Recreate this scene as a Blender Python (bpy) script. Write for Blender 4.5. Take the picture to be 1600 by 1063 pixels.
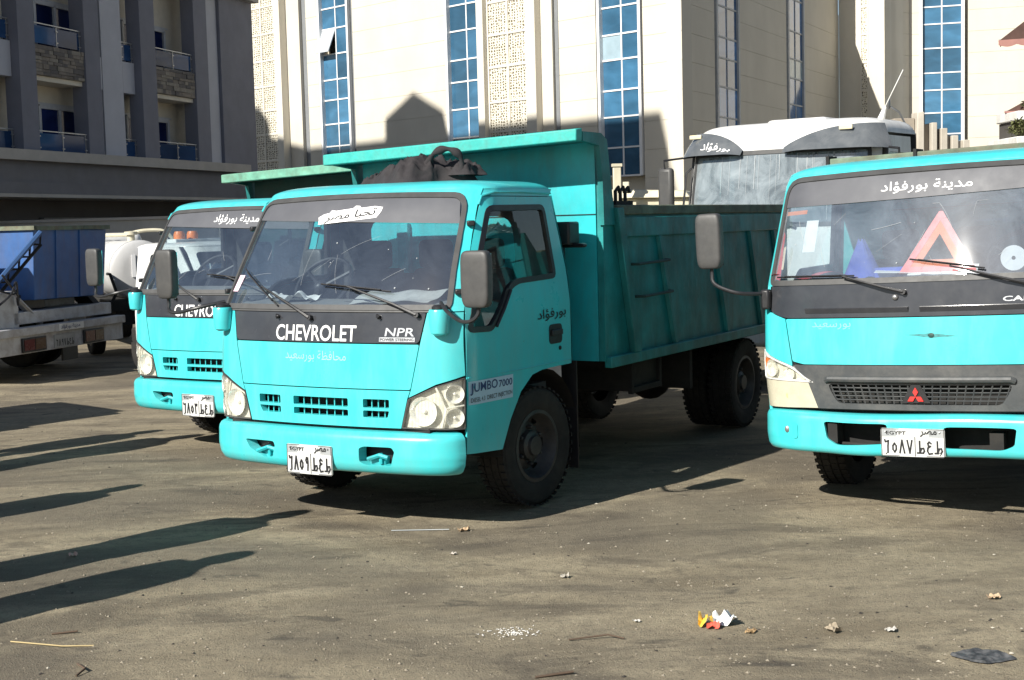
import bpy, bmesh, math, random
from mathutils import Vector, Matrix, geometry
for o in list(bpy.data.objects): bpy.data.objects.remove(o)
R = math.radians
SC = bpy.context.scene
COL = SC.collection
random.seed(7)

# ---------------------------------------------------------------- camera, sky, sun, exposure
cam_d = bpy.data.cameras.new('camera'); cam_d.lens = 48.83; cam_d.sensor_width = 36; cam_d.clip_end = 3000
cam = bpy.data.objects.new('camera', cam_d); COL.objects.link(cam); SC.camera = cam
p_, r_ = R(4.773), R(-1.5)
fw = Vector((0, math.cos(p_), -math.sin(p_))); up = Vector((0, math.sin(p_), math.cos(p_))); rt = Vector((1, 0, 0))
rt2 = rt*math.cos(r_) + up*math.sin(r_); up2 = -rt*math.sin(r_) + up*math.cos(r_)
cam.matrix_world = Matrix(((rt2.x, up2.x, -fw.x, 0), (rt2.y, up2.y, -fw.y, 0), (rt2.z, up2.z, -fw.z, 1.874), (0, 0, 0, 1)))

SUN_AZ, SUN_EL = -136.0, 34.0          # compass style: from +Y towards +X
world = bpy.data.worlds.new('World'); SC.world = world; world.use_nodes = True
wn = world.node_tree; bg = wn.nodes['Background']
sky = wn.nodes.new('ShaderNodeTexSky'); sky.sky_type = 'NISHITA'; sky.sun_disc = False
sky.sun_elevation = R(SUN_EL); sky.sun_rotation = R(SUN_AZ); sky.air_density = 1.0; sky.dust_density = .6; sky.ozone_density = 1.2
wn.links.new(sky.outputs[0], bg.inputs[0]); bg.inputs[1].default_value = .052
sun_d = bpy.data.lights.new('sun', 'SUN'); sun_d.energy = 5.0; sun_d.angle = R(.53); sun_d.color = (1, .955, .87)
sun = bpy.data.objects.new('sun', sun_d); COL.objects.link(sun)
sv = Vector((math.sin(R(SUN_AZ))*math.cos(R(SUN_EL)), math.cos(R(SUN_AZ))*math.cos(R(SUN_EL)), math.sin(R(SUN_EL))))
sun.rotation_euler = sv.to_track_quat('Z', 'Y').to_euler(); sun.location = (-20, -20, 30)
SC.view_settings.view_transform = 'Standard'; SC.view_settings.look = 'None'
SC.view_settings.exposure = .68; SC.view_settings.gamma = 1; SC.view_settings.use_curve_mapping = False
SC.render.engine = 'CYCLES'
SC.cycles.max_bounces = 8; SC.cycles.transparent_max_bounces = 16

# ---------------------------------------------------------------- materials
MATS = {}
def nodes(name):
    m = bpy.data.materials.new(name); m.use_nodes = True
    nt = m.node_tree; return m, nt, nt.nodes['Principled BSDF']
def ramp(nt, fac, stops):
    r = nt.nodes.new('ShaderNodeValToRGB'); e = r.color_ramp.elements
    while len(e) > 1: e.remove(e[-1])
    e[0].position, e[0].color = stops[0][0], (*stops[0][1], 1)
    for p, c in stops[1:]:
        k = e.new(p); k.color = (*c, 1)
    nt.links.new(fac, r.inputs[0]); return r.outputs[0]
def noise(nt, scale, detail=5, rough=.55, stretch=None, dist=0, coord='Object'):
    tc = nt.nodes.new('ShaderNodeTexCoord'); n = nt.nodes.new('ShaderNodeTexNoise')
    n.inputs['Scale'].default_value = scale; n.inputs['Detail'].default_value = detail
    n.inputs['Roughness'].default_value = rough; n.inputs['Distortion'].default_value = dist
    if stretch:
        mp = nt.nodes.new('ShaderNodeMapping'); mp.inputs['Scale'].default_value = stretch
        nt.links.new(tc.outputs[coord], mp.inputs[0]); nt.links.new(mp.outputs[0], n.inputs[0])
    else: nt.links.new(tc.outputs[coord], n.inputs[0])
    return n.outputs[0]
def mixc(nt, fac, a, b, mode='MIX'):
    m = nt.nodes.new('ShaderNodeMix'); m.data_type = 'RGBA'; m.blend_type = mode
    for sock, v in ((m.inputs[0], fac), (m.inputs[6], a), (m.inputs[7], b)):
        if hasattr(v, 'links') or hasattr(v, 'is_linked'): nt.links.new(v, sock)
        elif isinstance(v, (int, float)): sock.default_value = v
        else: sock.default_value = (*v, 1)
    return m.outputs[2]
def bump(nt, b, h, dist, strength=.6):
    n = nt.nodes.new('ShaderNodeBump'); n.inputs['Distance'].default_value = dist; n.inputs['Strength'].default_value = strength
    nt.links.new(h, n.inputs['Height']); nt.links.new(n.outputs[0], b.inputs['Normal'])
def mat(name, col, rough=.5, metal=0, var=.12, vs=6, bmp=0, bs=40, coat=0, dirt=None, dirt_amt=.5, dirt_scale=3, streak=False, spec=.5, chips=None):
    """plain coloured surface with mottling and optional dirt"""
    if name in MATS: return MATS[name]
    m, nt, b = nodes(name)
    n = noise(nt, vs, 6, .6)
    lo = tuple(c*(1-var) for c in col); hi = tuple(min(1, c*(1+var)) for c in col)
    c = ramp(nt, n, [(.3, lo), (.7, hi)])
    rn = noise(nt, vs*2.3, 4)
    rr = nt.nodes.new('ShaderNodeMapRange'); rr.inputs[3].default_value = max(.02, rough-.1); rr.inputs[4].default_value = min(1, rough+.12)
    nt.links.new(rn, rr.inputs[0]); nt.links.new(rr.outputs[0], b.inputs['Roughness'])
    if dirt:
        dn = noise(nt, dirt_scale, 8, .68, (1, 1, .22) if streak else None, .3)
        f = ramp(nt, dn, [(.5-.08, (0, 0, 0)), (.78, (dirt_amt,)*3)])
        c = mixc(nt, f, c, dirt)
    if chips:
        cn = noise(nt, 17, 9, .78, (1, 1, .7), 1.5); c = mixc(nt, ramp(nt, cn, [(.64, (0, 0, 0)), (.68, (.7,)*3)]), c, chips)
        cn = noise(nt, 3.1, 10, .8, (1, .3, 1), 2.5); c = mixc(nt, ramp(nt, cn, [(.69, (0, 0, 0)), (.72, (.35,)*3)]), c, (.45, .62, .62))
    nt.links.new(c, b.inputs['Base Color'])
    b.inputs['Metallic'].default_value = metal
    b.inputs['Specular IOR Level'].default_value = spec
    if coat: b.inputs['Coat Weight'].default_value = coat; b.inputs['Coat Roughness'].default_value = .12
    if bmp: bump(nt, b, noise(nt, bs, 5), bmp)
    MATS[name] = m; return m
def glass(name, tint=(.8, .9, .92), dust=.05, dust_haze_col=(.6, .6, .58), refl=1.0, scratch=False):
    if name in MATS: return MATS[name]
    m, nt, b = nodes(name); nt.nodes.remove(b)
    out = nt.nodes['Material Output']
    tr = nt.nodes.new('ShaderNodeBsdfTransparent'); tr.inputs[0].default_value = (*tint, 1)
    gl = nt.nodes.new('ShaderNodeBsdfGlossy'); gl.inputs['Roughness'].default_value = .02; gl.inputs[0].default_value = (1, 1, 1, 1)
    lw = nt.nodes.new('ShaderNodeLayerWeight'); lw.inputs[0].default_value = .5
    pw = nt.nodes.new('ShaderNodeMath'); pw.operation = 'POWER'; nt.links.new(lw.outputs['Facing'], pw.inputs[0]); pw.inputs[1].default_value = 5
    fr = nt.nodes.new('ShaderNodeMath'); fr.operation = 'MULTIPLY_ADD'; nt.links.new(pw.outputs[0], fr.inputs[0]); r0 = .06*refl; fr.inputs[1].default_value = 1-r0; fr.inputs[2].default_value = r0
    m1 = nt.nodes.new('ShaderNodeMixShader'); nt.links.new(fr.outputs[0], m1.inputs[0]); nt.links.new(tr.outputs[0], m1.inputs[1]); nt.links.new(gl.outputs[0], m1.inputs[2])
    df = nt.nodes.new('ShaderNodeBsdfDiffuse'); df.inputs[0].default_value = (*dust_haze_col, 1)
    m2 = nt.nodes.new('ShaderNodeMixShader')
    f = ramp(nt, noise(nt, 2.6, 8, .7, None, 1.2), [(.35, (dust*.5,)*3), (.75, (dust*1.9,)*3)])
    if scratch:
        s = ramp(nt, noise(nt, 9, 10, .8, (1, 1, .12), 2.5), [(.69, (0, 0, 0)), (.78, (.16,)*3)])
        f = mixc(nt, 1.0, f, s, 'ADD')
    nt.links.new(f, m2.inputs[0]); nt.links.new(m1.outputs[0], m2.inputs[1]); nt.links.new(df.outputs[0], m2.inputs[2])
    nt.links.new(m2.outputs[0], out.inputs[0]); MATS[name] = m; return m

TEAL = (.05, .56, .59)
M = dict(
    teal=mat('turquoise_paint', TEAL, .3, 0, .05, 3, .0015, 9, .35, (.20, .37, .355), .42, 5, True, chips=(.10, .18, .165)),
    teal_old_shaded=mat('worn_shaded_turquoise', (.010, .215, .215), .5, 0, .35, 3.5, .010, 7, 0, (.010, .060, .055), .9, 4, True, chips=(.045, .040, .028)),  # worn paint, also darkened in colour for the shade on the bed sides
    teal_bed=mat('bed_turquoise_paint', (.022, .46, .50), .42, 0, .12, 4, .003, 10, 0, (.10, .11, .09), .55, 4, True),
    rust_green=mat('rusted_green_steel', (.13, .17, .12), .75, 0, .45, 7, .004, 30, 0, (.16, .09, .05), .7, 5),
    black=mat('black_plastic', (.018, .018, .02), .42, 0, .25, 12, .0008, 90),
    rubber=mat('tyre_rubber', (.010, .0098, .0095), .85, 0, .3, 14, .001, 60, 0, (.05, .043, .033), .5, 6),
    gasket=mat('grey_rubber', (.06, .06, .06), .55, 0, .2, 10),
    chassis=mat('chassis_black', (.010, .0095, .009), .8, 0, .4, 8, .002, 30, 0, (.04, .034, .026), .5, 5),
    mirror_grey=mat('mirror_plastic', (.052, .052, .052), .5, 0, .12, 30, .0006, 160, 0, (.11, .105, .095), .35, 9),
    mirror_face=mat('mirror_glass', (.8, .82, .84), .04, 1, .02),
    panel=mat('dark_fascia', (.034, .036, .043), .22, 0, .1, 6, 0, 9, .5, (.2, .2, .19), .10, 5),
    visor=mat('sun_strip_film', (.078, .081, .094), .55, 0, .08, 5, 0, 9, 0, (.2, .2, .2), .12, 5),
    rim=mat('wheel_rim', (.034, .036, .038), .5, .2, .3, 10, .001, 40, 0, (.12, .1, .08), .5, 7),
    chrome=mat('reflector_chrome', (.9, .9, .88), .22, .45, .05),
    lamp=mat('lamp_bowl', (.80, .79, .73), .25, .25, .14, 22, .005, 45),
    lip_green=mat('weathered_green_lip', (.13, .33, .24), .7, 0, .3, 9, .003, 30, 0, (.12, .10, .06), .6, 8),
    bed_dark=mat('shade_green_bed', (.010, .055, .048), .6, 0, .3, 6, .003, 12, 0, (.05, .05, .04), .5, 5),  # near-black green carries the shade under the second truck's hood
    lip_teal=mat('weathered_turquoise_lip', (.03, .42, .38), .55, 0, .2, 9, .003, 30, 0, (.08, .11, .08), .6, 9),
    lens=glass('lamp_lens', (.97, .97, .94), .04, (.72, .70, .6), 1.0),
    glass=glass('windscreen_glass', (.82, .90, .94), .036, (.40, .50, .64), 4.2),  # blue in the dust tint stands in for reflected sky
    hazy_glass=glass('dust_haze_windscreen_glass', (.80, .88, .92), .115, (.48, .57, .68), 4.4),  # real dust plus a bluish haze painted over the glass
    side_glass=glass('side_glass', (.72, .80, .80), .012, (.4, .42, .42), 1.2),
    interior=mat('cab_trim', (.05, .05, .052), .8, 0, .2, 10),
    dash=mat('dashboard_grey', (.20, .20, .19), .7, 0, .15, 9, .001, 60, 0, (.36, .34, .3), .6, 5),
    seat=mat('seat_cloth', (.055, .05, .05), .9, 0, .3, 20, .002, 80),
    white=mat('white_print', (.82, .82, .82), .5, 0, .04),
    plate=mat('plate_white', (.60, .61, .60), .4, 0, .08, 12, 0, 9, 0, (.36, .34, .3), .5, 14),
    platehead=mat('plate_grey', (.33, .35, .36), .4, 0, .08, 12, 0, 9, 0, (.35, .33, .3), .35, 14),
    ink=mat('black_ink', (.012, .012, .014), .5, 0, .1),
    navy=mat('navy_print', (.01, .035, .14), .45, 0, .1),
    label_blue=mat('pale_blue_decal', (.42, .60, .72), .4, 0, .05),
    silver=mat('silver_letter', (.55, .56, .58), .3, .6, .08),
    pink=mat('faded_print', (.30, .48, .49), .5, 0, .2, 30),
    red=mat('red_plastic', (.62, .035, .03), .4, 0, .12),
    orange=mat('orange_plastic', (.85, .22, .03), .4, 0, .1),
    blue_cloth=mat('blue_cloth', (.06, .10, .45), .85, 0, .2),
    paper=mat('paper_white', (.82, .81, .78), .8, 0, .05),
    yellow=mat('aged_amber', (.62, .43, .18), .5, 0, .15),
    white_paint=mat('white_vehicle_paint', (.72, .72, .70), .38, 0, .06, 4, 0, 9, .2, (.28, .24, .18), .5, 4, True),
    cream=mat('cream_paint', (.62, .58, .44), .5, 0, .1, 4, .002, 15, 0, (.3, .24, .15), .5, 4, True),
    skip_blue=mat('blue_skip_paint', (.03, .115, .33), .5, 0, .15, 4, .004, 10, 0, (.10, .08, .07), .5, 5, True),
    steel=mat('grey_steel', (.3, .3, .3), .4, .7, .15, 8),
    tank=mat('tank_grey_paint', (.50, .50, .50), .45, 0, .06, 3, 0, 9, 0, (.3, .28, .25), .35, 4, True),
)
# ---------------------------------------------------------------- mesh kit
class MB:
    def __init__(s): s.v, s.f = [], []
    def add(s, vs, fs):
        k = len(s.v); s.v += [tuple(p) for p in vs]; s.f += [tuple(i+k for i in f) for f in fs]; return s
    def box(s, c, d, rot=None):
        x, y, z = (k/2 for k in d)
        vs = [Vector((i*x, j*y, k*z)) for i in (-1, 1) for j in (-1, 1) for k in (-1, 1)]
        if rot: mm = Matrix.Rotation(R(rot[0]), 3, 'X'); mm = Matrix.Rotation(R(rot[2]), 3, 'Z') @ Matrix.Rotation(R(rot[1]), 3, 'Y') @ mm; vs = [mm @ v for v in vs]
        return s.add([v+Vector(c) for v in vs], [(0, 1, 3, 2), (4, 6, 7, 5), (0, 4, 5, 1), (2, 3, 7, 6), (0, 2, 6, 4), (1, 5, 7, 3)])
    def bb(s, x0, x1, y0, y1, z0, z1): return s.box(((x0+x1)/2, (y0+y1)/2, (z0+z1)/2), (x1-x0, y1-y0, z1-z0))
    def hexa(s, p):   # 4 bottom points then 4 top points, anticlockwise
        return s.add(p, [(3, 2, 1, 0), (4, 5, 6, 7), (0, 1, 5, 4), (1, 2, 6, 5), (2, 3, 7, 6), (3, 0, 4, 7)])
    def prism(s, pts, ax, a, b):   # polygon in the two other axes, extruded along ax
        def P(u, w, t): return {'x': (t, u, w), 'y': (u, t, w), 'z': (u, w, t)}[ax]
        n = len(pts); vs = [P(u, w, a) for u, w in pts]+[P(u, w, b) for u, w in pts]
        tri = geometry.tessellate_polygon([[Vector((u, w, 0)) for u, w in pts]])
        fs = [tuple(t) for t in tri]+[tuple(i+n for i in reversed(t)) for t in tri]
        fs += [(i, (i+1) % n, (i+1) % n+n, i+n) for i in range(n)]
        return s.add(vs, fs)
    def tube(s, path, r, n=8, cap=True):
        path = [Vector(p) for p in path]; rs = r if isinstance(r, (list, tuple)) else [r]*len(path)
        vs, fs = [], []; pn = None
        for i, p in enumerate(path):
            t = (path[min(i+1, len(path)-1)]-path[max(i-1, 0)]).normalized()
            if pn is None: a = Vector((0, 0, 1)) if abs(t.z) < .9 else Vector((1, 0, 0)); u = t.cross(a).normalized()
            else: u = (pn-t*pn.dot(t)).normalized()
            pn = u; w = t.cross(u)
            for k in range(n):
                an = 2*math.pi*k/n; vs.append(p+(u*math.cos(an)+w*math.sin(an))*rs[i])
        for i in range(len(path)-1):
            for k in range(n): a, b = i*n+k, i*n+(k+1) % n; fs.append((a, b, b+n, a+n))
        if cap: fs.append(tuple(reversed(range(n)))); fs.append(tuple(range((len(path)-1)*n, len(path)*n)))
        return s.add(vs, fs)
    def lathe(s, prof, ax='x', c=(0, 0, 0), n=32, closed=False, cap=True):   # prof: (radius, along)
        vs, fs = [], []
        for r, a in prof:
            for k in range(n):
                t = 2*math.pi*k/n; u, w = r*math.cos(t), r*math.sin(t)
                q = {'x': (a, u, w), 'y': (u, a, w), 'z': (u, w, a)}[ax]; vs.append(Vector(q)+Vector(c))
        m = len(prof)
        for i in range(m if closed else m-1):
            j = (i+1) % m
            for k in range(n): fs.append((i*n+k, i*n+(k+1) % n, j*n+(k+1) % n, j*n+k))
        if not closed and cap:
            if prof[0][0] > 1e-4: fs.append(tuple(range(n)))
            if prof[-1][0] > 1e-4: fs.append(tuple(range((m-1)*n, m*n)))
        return s.add(vs, fs)
    def grid(s, fn, us, ws):
        k = len(ws); vs = [fn(u, w) for u in us for w in ws]
        fs = [(i*k+j, (i+1)*k+j, (i+1)*k+j+1, i*k+j+1) for i in range(len(us)-1) for j in range(k-1)]
        return s.add(vs, fs)
    def ball(s, c, r, n=10, m=6):
        rx, ry, rz = r if isinstance(r, (tuple, list)) else (r, r, r)
        return s.grid(lambda u, w: (c[0]+rx*math.cos(u)*math.cos(w), c[1]+ry*math.sin(u)*math.cos(w), c[2]+rz*math.sin(w)),
                      [2*math.pi*i/n for i in range(n+1)], [-math.pi/2+math.pi*j/m for j in range(m+1)])
def link(name, me, parent=None):
    o = bpy.data.objects.new(name, me); COL.objects.link(o)
    if parent is not None: o.parent = parent
    return o
def obj(name, mb, m, parent=None, bevel=0, angle=32, seg=2, kind=None, label=None, fixn=True):
    me = bpy.data.meshes.new(name); me.from_pydata(mb.v, [], mb.f); me.materials.append(M[m] if isinstance(m, str) else m)
    if fixn:
        b = bmesh.new(); b.from_mesh(me); bmesh.ops.remove_doubles(b, verts=b.verts, dist=1e-5); bmesh.ops.recalc_face_normals(b, faces=b.faces); b.to_mesh(me); b.free()
    for p in me.polygons: p.use_smooth = True
    me.set_sharp_from_angle(angle=R(angle)); me.update()
    o = link(name, me, parent)
    if bevel:
        md = o.modifiers.new('edge', 'BEVEL'); md.width = bevel; md.segments = seg; md.limit_method = 'ANGLE'; md.angle_limit = R(40); md.harden_normals = False
    if kind: o['kind'] = kind
    if label: o['label'] = label
    return o
def thing(name, label, cat, loc=(0, 0, 0), yaw=0, tilt=0, group=None):
    o = bpy.data.objects.new(name, None); COL.objects.link(o); o.location = loc; o.rotation_euler = (0, R(-tilt), R(-yaw))
    o.empty_display_size = .2
    o['label'] = label; o['category'] = cat
    if group: o['group'] = group
    return o
def tag(o, label, cat, group=None):
    o['label'] = label; o['category'] = cat
    if group: o['group'] = group
    return o
def inside(pt, poly):
    x, y = pt; r = False; n = len(poly)
    for i in range(n):
        (x1, y1), (x2, y2) = poly[i], poly[(i+1) % n]
        if (y1 > y) != (y2 > y) and x < (x2-x1)*(y-y1)/(y2-y1)+x1: r = not r
    return r
def dens(poly, step):
    out = []
    for i, a in enumerate(poly):
        b = poly[(i+1) % len(poly)]; n = max(1, int(math.hypot(b[0]-a[0], b[1]-a[1])/step+.5))
        out += [(a[0]+(b[0]-a[0])*k/n, a[1]+(b[1]-a[1])*k/n) for k in range(n)]
    return out
def rnd(poly, r, n=5):
    """polygon with rounded corners; r one radius or one per corner"""
    out = []; k = len(poly)
    for i in range(k):
        p0, p, p1 = Vector(poly[i-1]), Vector(poly[i]), Vector(poly[(i+1) % k]); rr = r[i] if isinstance(r, (list, tuple)) else r
        a, b = p0-p, p1-p; q = min(rr, a.length*.49, b.length*.49)
        if q < 1e-4: out.append(tuple(p)); continue
        s, e = p+a.normalized()*q, p+b.normalized()*q
        for j in range(n+1):
            t = j/n; out.append(tuple(s*(1-t)**2+p*2*t*(1-t)+e*t*t))
    return out
def inset(poly, d):
    """simple inward offset for roughly convex polygons (either winding)"""
    ar = sum(poly[i-1][0]*poly[i][1]-poly[i][0]*poly[i-1][1] for i in range(len(poly))); g = 1 if ar > 0 else -1
    out = []; k = len(poly)
    for i in range(k):
        p0, p, p1 = Vector(poly[i-1]), Vector(poly[i]), Vector(poly[(i+1) % k])
        e0, e1 = (p-p0).normalized(), (p1-p).normalized(); n0, n1 = Vector((-e0.y, e0.x)), Vector((-e1.y, e1.x))
        m = n0+n1; m = m.normalized() if m.length > 1e-6 else n0
        out.append(tuple(p+m*(g*d/max(.4, m.dot(n0)))))
    return out
def patch(fn, outer, holes=(), d=0, th=.012, step=.07):
    """sheet cut to an outline (with holes) on a curved skin fn(u, v, d), with thickness"""
    loops = [dens(outer, step)]+[dens(h, step) for h in holes]
    pts, edges = [], []
    for lp in loops:
        k = len(pts); pts += lp; edges += [(k+i, k+(i+1) % len(lp)) for i in range(len(lp))]
    us = [p[0] for p in outer]; vs = [p[1] for p in outer]
    nu = int((max(us)-min(us))/step); nv = int((max(vs)-min(vs))/step); m2 = (step*.45)**2
    for i in range(1, nu+1):
        for j in range(1, nv+1):
            q = (min(us)+(max(us)-min(us))*i/(nu+1)+((j % 2)-.5)*step*.3, min(vs)+(max(vs)-min(vs))*j/(nv+1))
            if inside(q, outer) and not any(inside(q, h) for h in holes) and all((q[0]-a)**2+(q[1]-b)**2 > m2 for a, b in pts[:len(edges)]): pts.append(q)
    r = geometry.delaunay_2d_cdt([Vector(p) for p in pts], edges, [], 0, 1e-6)
    P, F = r[0], []
    for t in r[2]:
        c = (sum(P[i].x for i in t)/len(t), sum(P[i].y for i in t)/len(t))
        if inside(c, loops[0]) and not any(inside(c, h) for h in loops[1:]): F.append(tuple(t))
    mb = MB(); n = len(P); V = [fn(p.x, p.y, d) for p in P]
    if not th: return mb.add(V, F)
    V2 = [fn(p.x, p.y, d-th) for p in P]; cnt = {}
    for t in F:
        for i in range(3): a, b = t[i], t[(i+1) % 3]; cnt[(a, b)] = 1
    rim = [(a, b) for a, b in cnt if (b, a) not in cnt]
    return mb.add(V+V2, F+[tuple(i+n for i in reversed(t)) for t in F]+[(b, a, a+n, b+n) for a, b in rim])
# lettering -------------------------------------------------------------------------
AR = {'ا': 'FE8DFE8E', 'ب': 'FE8FFE90FE91FE92', 'ت': 'FE95FE96FE97FE98', 'ة': 'FE93FE94', 'ح': 'FEA1FEA2FEA3FEA4', 'د': 'FEA9FEAA', 'ر': 'FEADFEAE', 'س': 'FEB1FEB2FEB3FEB4',
      'ص': 'FEB9FEBAFEBBFEBC', 'ظ': 'FEC5FEC6FEC7FEC8', 'ع': 'FEC9FECAFECBFECC', 'ف': 'FED1FED2FED3FED4', 'م': 'FEE1FEE2FEE3FEE4', 'ن': 'FEE5FEE6FEE7FEE8', 'و': 'FEEDFEEE', 'ؤ': 'FE85FE86', 'ي': 'FEF1FEF2FEF3FEF4'}
def arabic(w):
    out = []
    for i, ch in enumerate(w):
        if ch not in AR: out.append(ch); continue
        f = [chr(int(AR[ch][k:k+4], 16)) for k in range(0, len(AR[ch]), 4)]
        p = i > 0 and w[i-1] in AR and len(AR[w[i-1]]) == 16; n = i+1 < len(w) and w[i+1] in AR
        out.append(f[3] if p and n and len(f) == 4 else f[1] if p else f[2] if n and len(f) == 4 else f[0])
    return ''.join(reversed(out))
TXT = {}
def letters(txt, bold=0.0, shear=0.0):
    """flat triangles of a word, scaled to a unit box"""
    key = (txt, bold, shear)
    if key not in TXT:
        cu = bpy.data.curves.new('lettering', 'FONT'); cu.body = txt; cu.offset = bold; cu.shear = shear; cu.resolution_u = 3
        o = bpy.data.objects.new('lettering', cu); COL.objects.link(o); bpy.context.view_layer.update()
        me = bpy.data.meshes.new_from_object(o.evaluated_get(bpy.context.evaluated_depsgraph_get()))
        vs = [(v.co.x, v.co.y) for v in me.vertices]; fs = [tuple(p.vertices) for p in me.polygons]
        bpy.data.objects.remove(o); bpy.data.curves.remove(cu); bpy.data.meshes.remove(me)
        x0, x1 = min(v[0] for v in vs), max(v[0] for v in vs); y0, y1 = min(v[1] for v in vs), max(v[1] for v in vs)
        TXT[key] = ([((x-x0)/(x1-x0), (y-y0)/(y1-y0)) for x, y in vs], fs)
    return TXT[key]
def word(fn, txt, quad, d=.004, bold=0.0, shear=0.0, mb=None):
    """quad: bottom-left, bottom-right, top-right, top-left in skin coordinates"""
    vs, fs = letters(txt, bold, shear); a, b, c, e = quad; mb = mb or MB(); out = []
    for u, v in vs:
        p = [(a[k]*(1-u)+b[k]*u)*(1-v)+(e[k]*(1-u)+c[k]*u)*v for k in (0, 1)]; out.append(fn(p[0], p[1], d))
    return mb.add(out, fs)
def rect(u0, v0, u1, v1): return [(u0, v0), (u1, v0), (u1, v1), (u0, v1)]
def stroke(mb, fn, pts, w, d=.004):
    for (x0, y0), (x1, y1) in zip(pts, pts[1:]):
        L = math.hypot(x1-x0, y1-y0) or 1e-6; ux, uy = (x1-x0)/L*w/2, (y1-y0)/L*w/2
        q = [(x0-ux+uy, y0-uy-ux), (x1+ux+uy, y1+uy-ux), (x1+ux-uy, y1+uy+ux), (x0-ux-uy, y0-uy+ux)]
        mb.add([fn(a, b, d) for a, b in q], [(0, 1, 2, 3)])
GLY = {'6': [[(.08, 1.0), (.16, .86), (.60, .92)], [(.62, .95), (.54, .5), (.52, 0)]],
       '8': [[(.05, 0), (.4, 1), (.75, 0)]], '7': [[(.05, 1), (.4, 0), (.75, 1)]],
       '5': [[(.4, .75), (.65, .55), (.65, .25), (.4, .05), (.15, .25), (.15, .55), (.4, .75)]],
       '9': [[(.6, .6), (.35, .55), (.2, .75), (.35, .97), (.58, .95), (.62, .7), (.62, .4), (.55, 0)]],
       '3': [[(.1, .97), (.2, .78), (.38, .8), (.4, .95)], [(.4, .82), (.62, .78), (.7, .97)], [(.18, .85), (.28, 0)]],
       'T': [[(0, .02), (.75, .02), (.9, .2), (.8, .42), (.55, .4), (.3, .05)], [(.3, 1), (.3, .05)]],
       'A': [[(.62, .85), (.4, .97), (.22, .82), (.3, .62), (.55, .6)], [(.5, .6), (.22, .45), (.15, .2), (.35, -.05), (.75, 0)]]}
def glyphs(mb, fn, txt, u0, u1, v0, v1, w, d):
    n = len(txt); cw = (u1-u0)/n
    for i, ch in enumerate(txt):
        for ln in GLY.get(ch, []): stroke(mb, fn, [(u0+cw*(i+.12+x*.86), v0+(v1-v0)*y) for x, y in ln], w, d)

def lerp_tab(t,x):
    if x<=t[0][0]: return t[0][1]
    for (a,b),(c_,d_) in zip(t,t[1:]):
        if x<=c_: return b+(d_-b)*(x-a)/(c_-a)
    return t[-1][1]
class Surf:
    """front-and-sides skin: s runs round the front from the middle, z up"""
    def __init__(s,flat,y0,y1,w,yend,yoff,wid,k1=.55,k2=.6):
        s.flat,s.y0,s.y1,s.w,s.yend,s.yo,s.wt=flat,y0,y1,w,yend,yoff,wid
        m=2*(y1-y0)/flat
        p0=(flat,y1); L1=(w-flat); L2=(yend-y1)
        p1=(flat+k1*L1,y1+k1*L1*m); p2=(w,yend-k2*L2); p3=(w,yend)
        s.pts=[(0,flat,y1)]; acc=0; N=24; pr=p0
        for i in range(1,N+1):
            t=i/N; q=tuple((1-t)**3*p0[j]+3*(1-t)**2*t*p1[j]+3*(1-t)*t*t*p2[j]+t**3*p3[j] for j in (0,1))
            acc+=math.hypot(q[0]-pr[0],q[1]-pr[1]); s.pts.append((acc,)+q); pr=q
        s.smax=flat+acc
    def plan(s,a):
        g=1 if a>=0 else -1; a=abs(a)
        if a<=s.flat: return g*a, s.y0+(s.y1-s.y0)*(a/s.flat)**2
        if a>=s.smax: return g*s.w, s.yend+a-s.smax
        b=a-s.flat
        for (l,x,y),(l2,x2,y2) in zip(s.pts,s.pts[1:]):
            if b<=l2:
                t=(b-l)/(l2-l); return g*(x+(x2-x)*t), y+(y2-y)*t
        return g*s.w,s.yend
    def base(s,a,z):
        x,y=s.plan(a); return (x*lerp_tab(s.wt,z)/s.w, y+lerp_tab(s.yo,z), z)
    def __call__(s,a,z,d=0.):
        p=s.base(a,z)
        if d==0: return p
        e=.012; q1=s.base(a-e,z);q2=s.base(a+e,z); r1=s.base(a,z-e);r2=s.base(a,z+e)
        u=[q2[i]-q1[i] for i in range(3)]; v=[r2[i]-r1[i] for i in range(3)]
        n=(u[1]*v[2]-u[2]*v[1],u[2]*v[0]-u[0]*v[2],u[0]*v[1]-u[1]*v[0]); L=math.sqrt(sum(k*k for k in n))
        return tuple(p[i]+d*n[i]/L for i in range(3))
    def s_of_y(s,y,z):
        yy=y-lerp_tab(s.yo,z)
        if yy>=s.yend: return s.smax+yy-s.yend
        lo,hi=s.flat*.5,s.smax
        for _ in range(40):
            m=(lo+hi)/2
            if s.plan(m)[1]<yy: lo=m
            else: hi=m
        return (lo+hi)/2
NPR=Surf(.70,-.03,.02,.98,.24,[(.60,.0),(.87,.0),(1.16,.015),(1.36,.045),(1.385,.06),(1.60,.165),(2.03,.415),(2.10,.49)],[(.4,.965),(.9,.98),(1.36,.98),(2.06,.90),(2.2,.88)])

CAN=Surf(.80,-.05,.02,1.06,.24,[(.60,.0),(1.0,.0),(1.30,.03),(1.47,.05),(1.50,.06),(2.12,.27),(2.2,.36)],[(.4,1.03),(.9,1.06),(1.3,1.06),(2.12,.97),(2.3,.95)])
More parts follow.
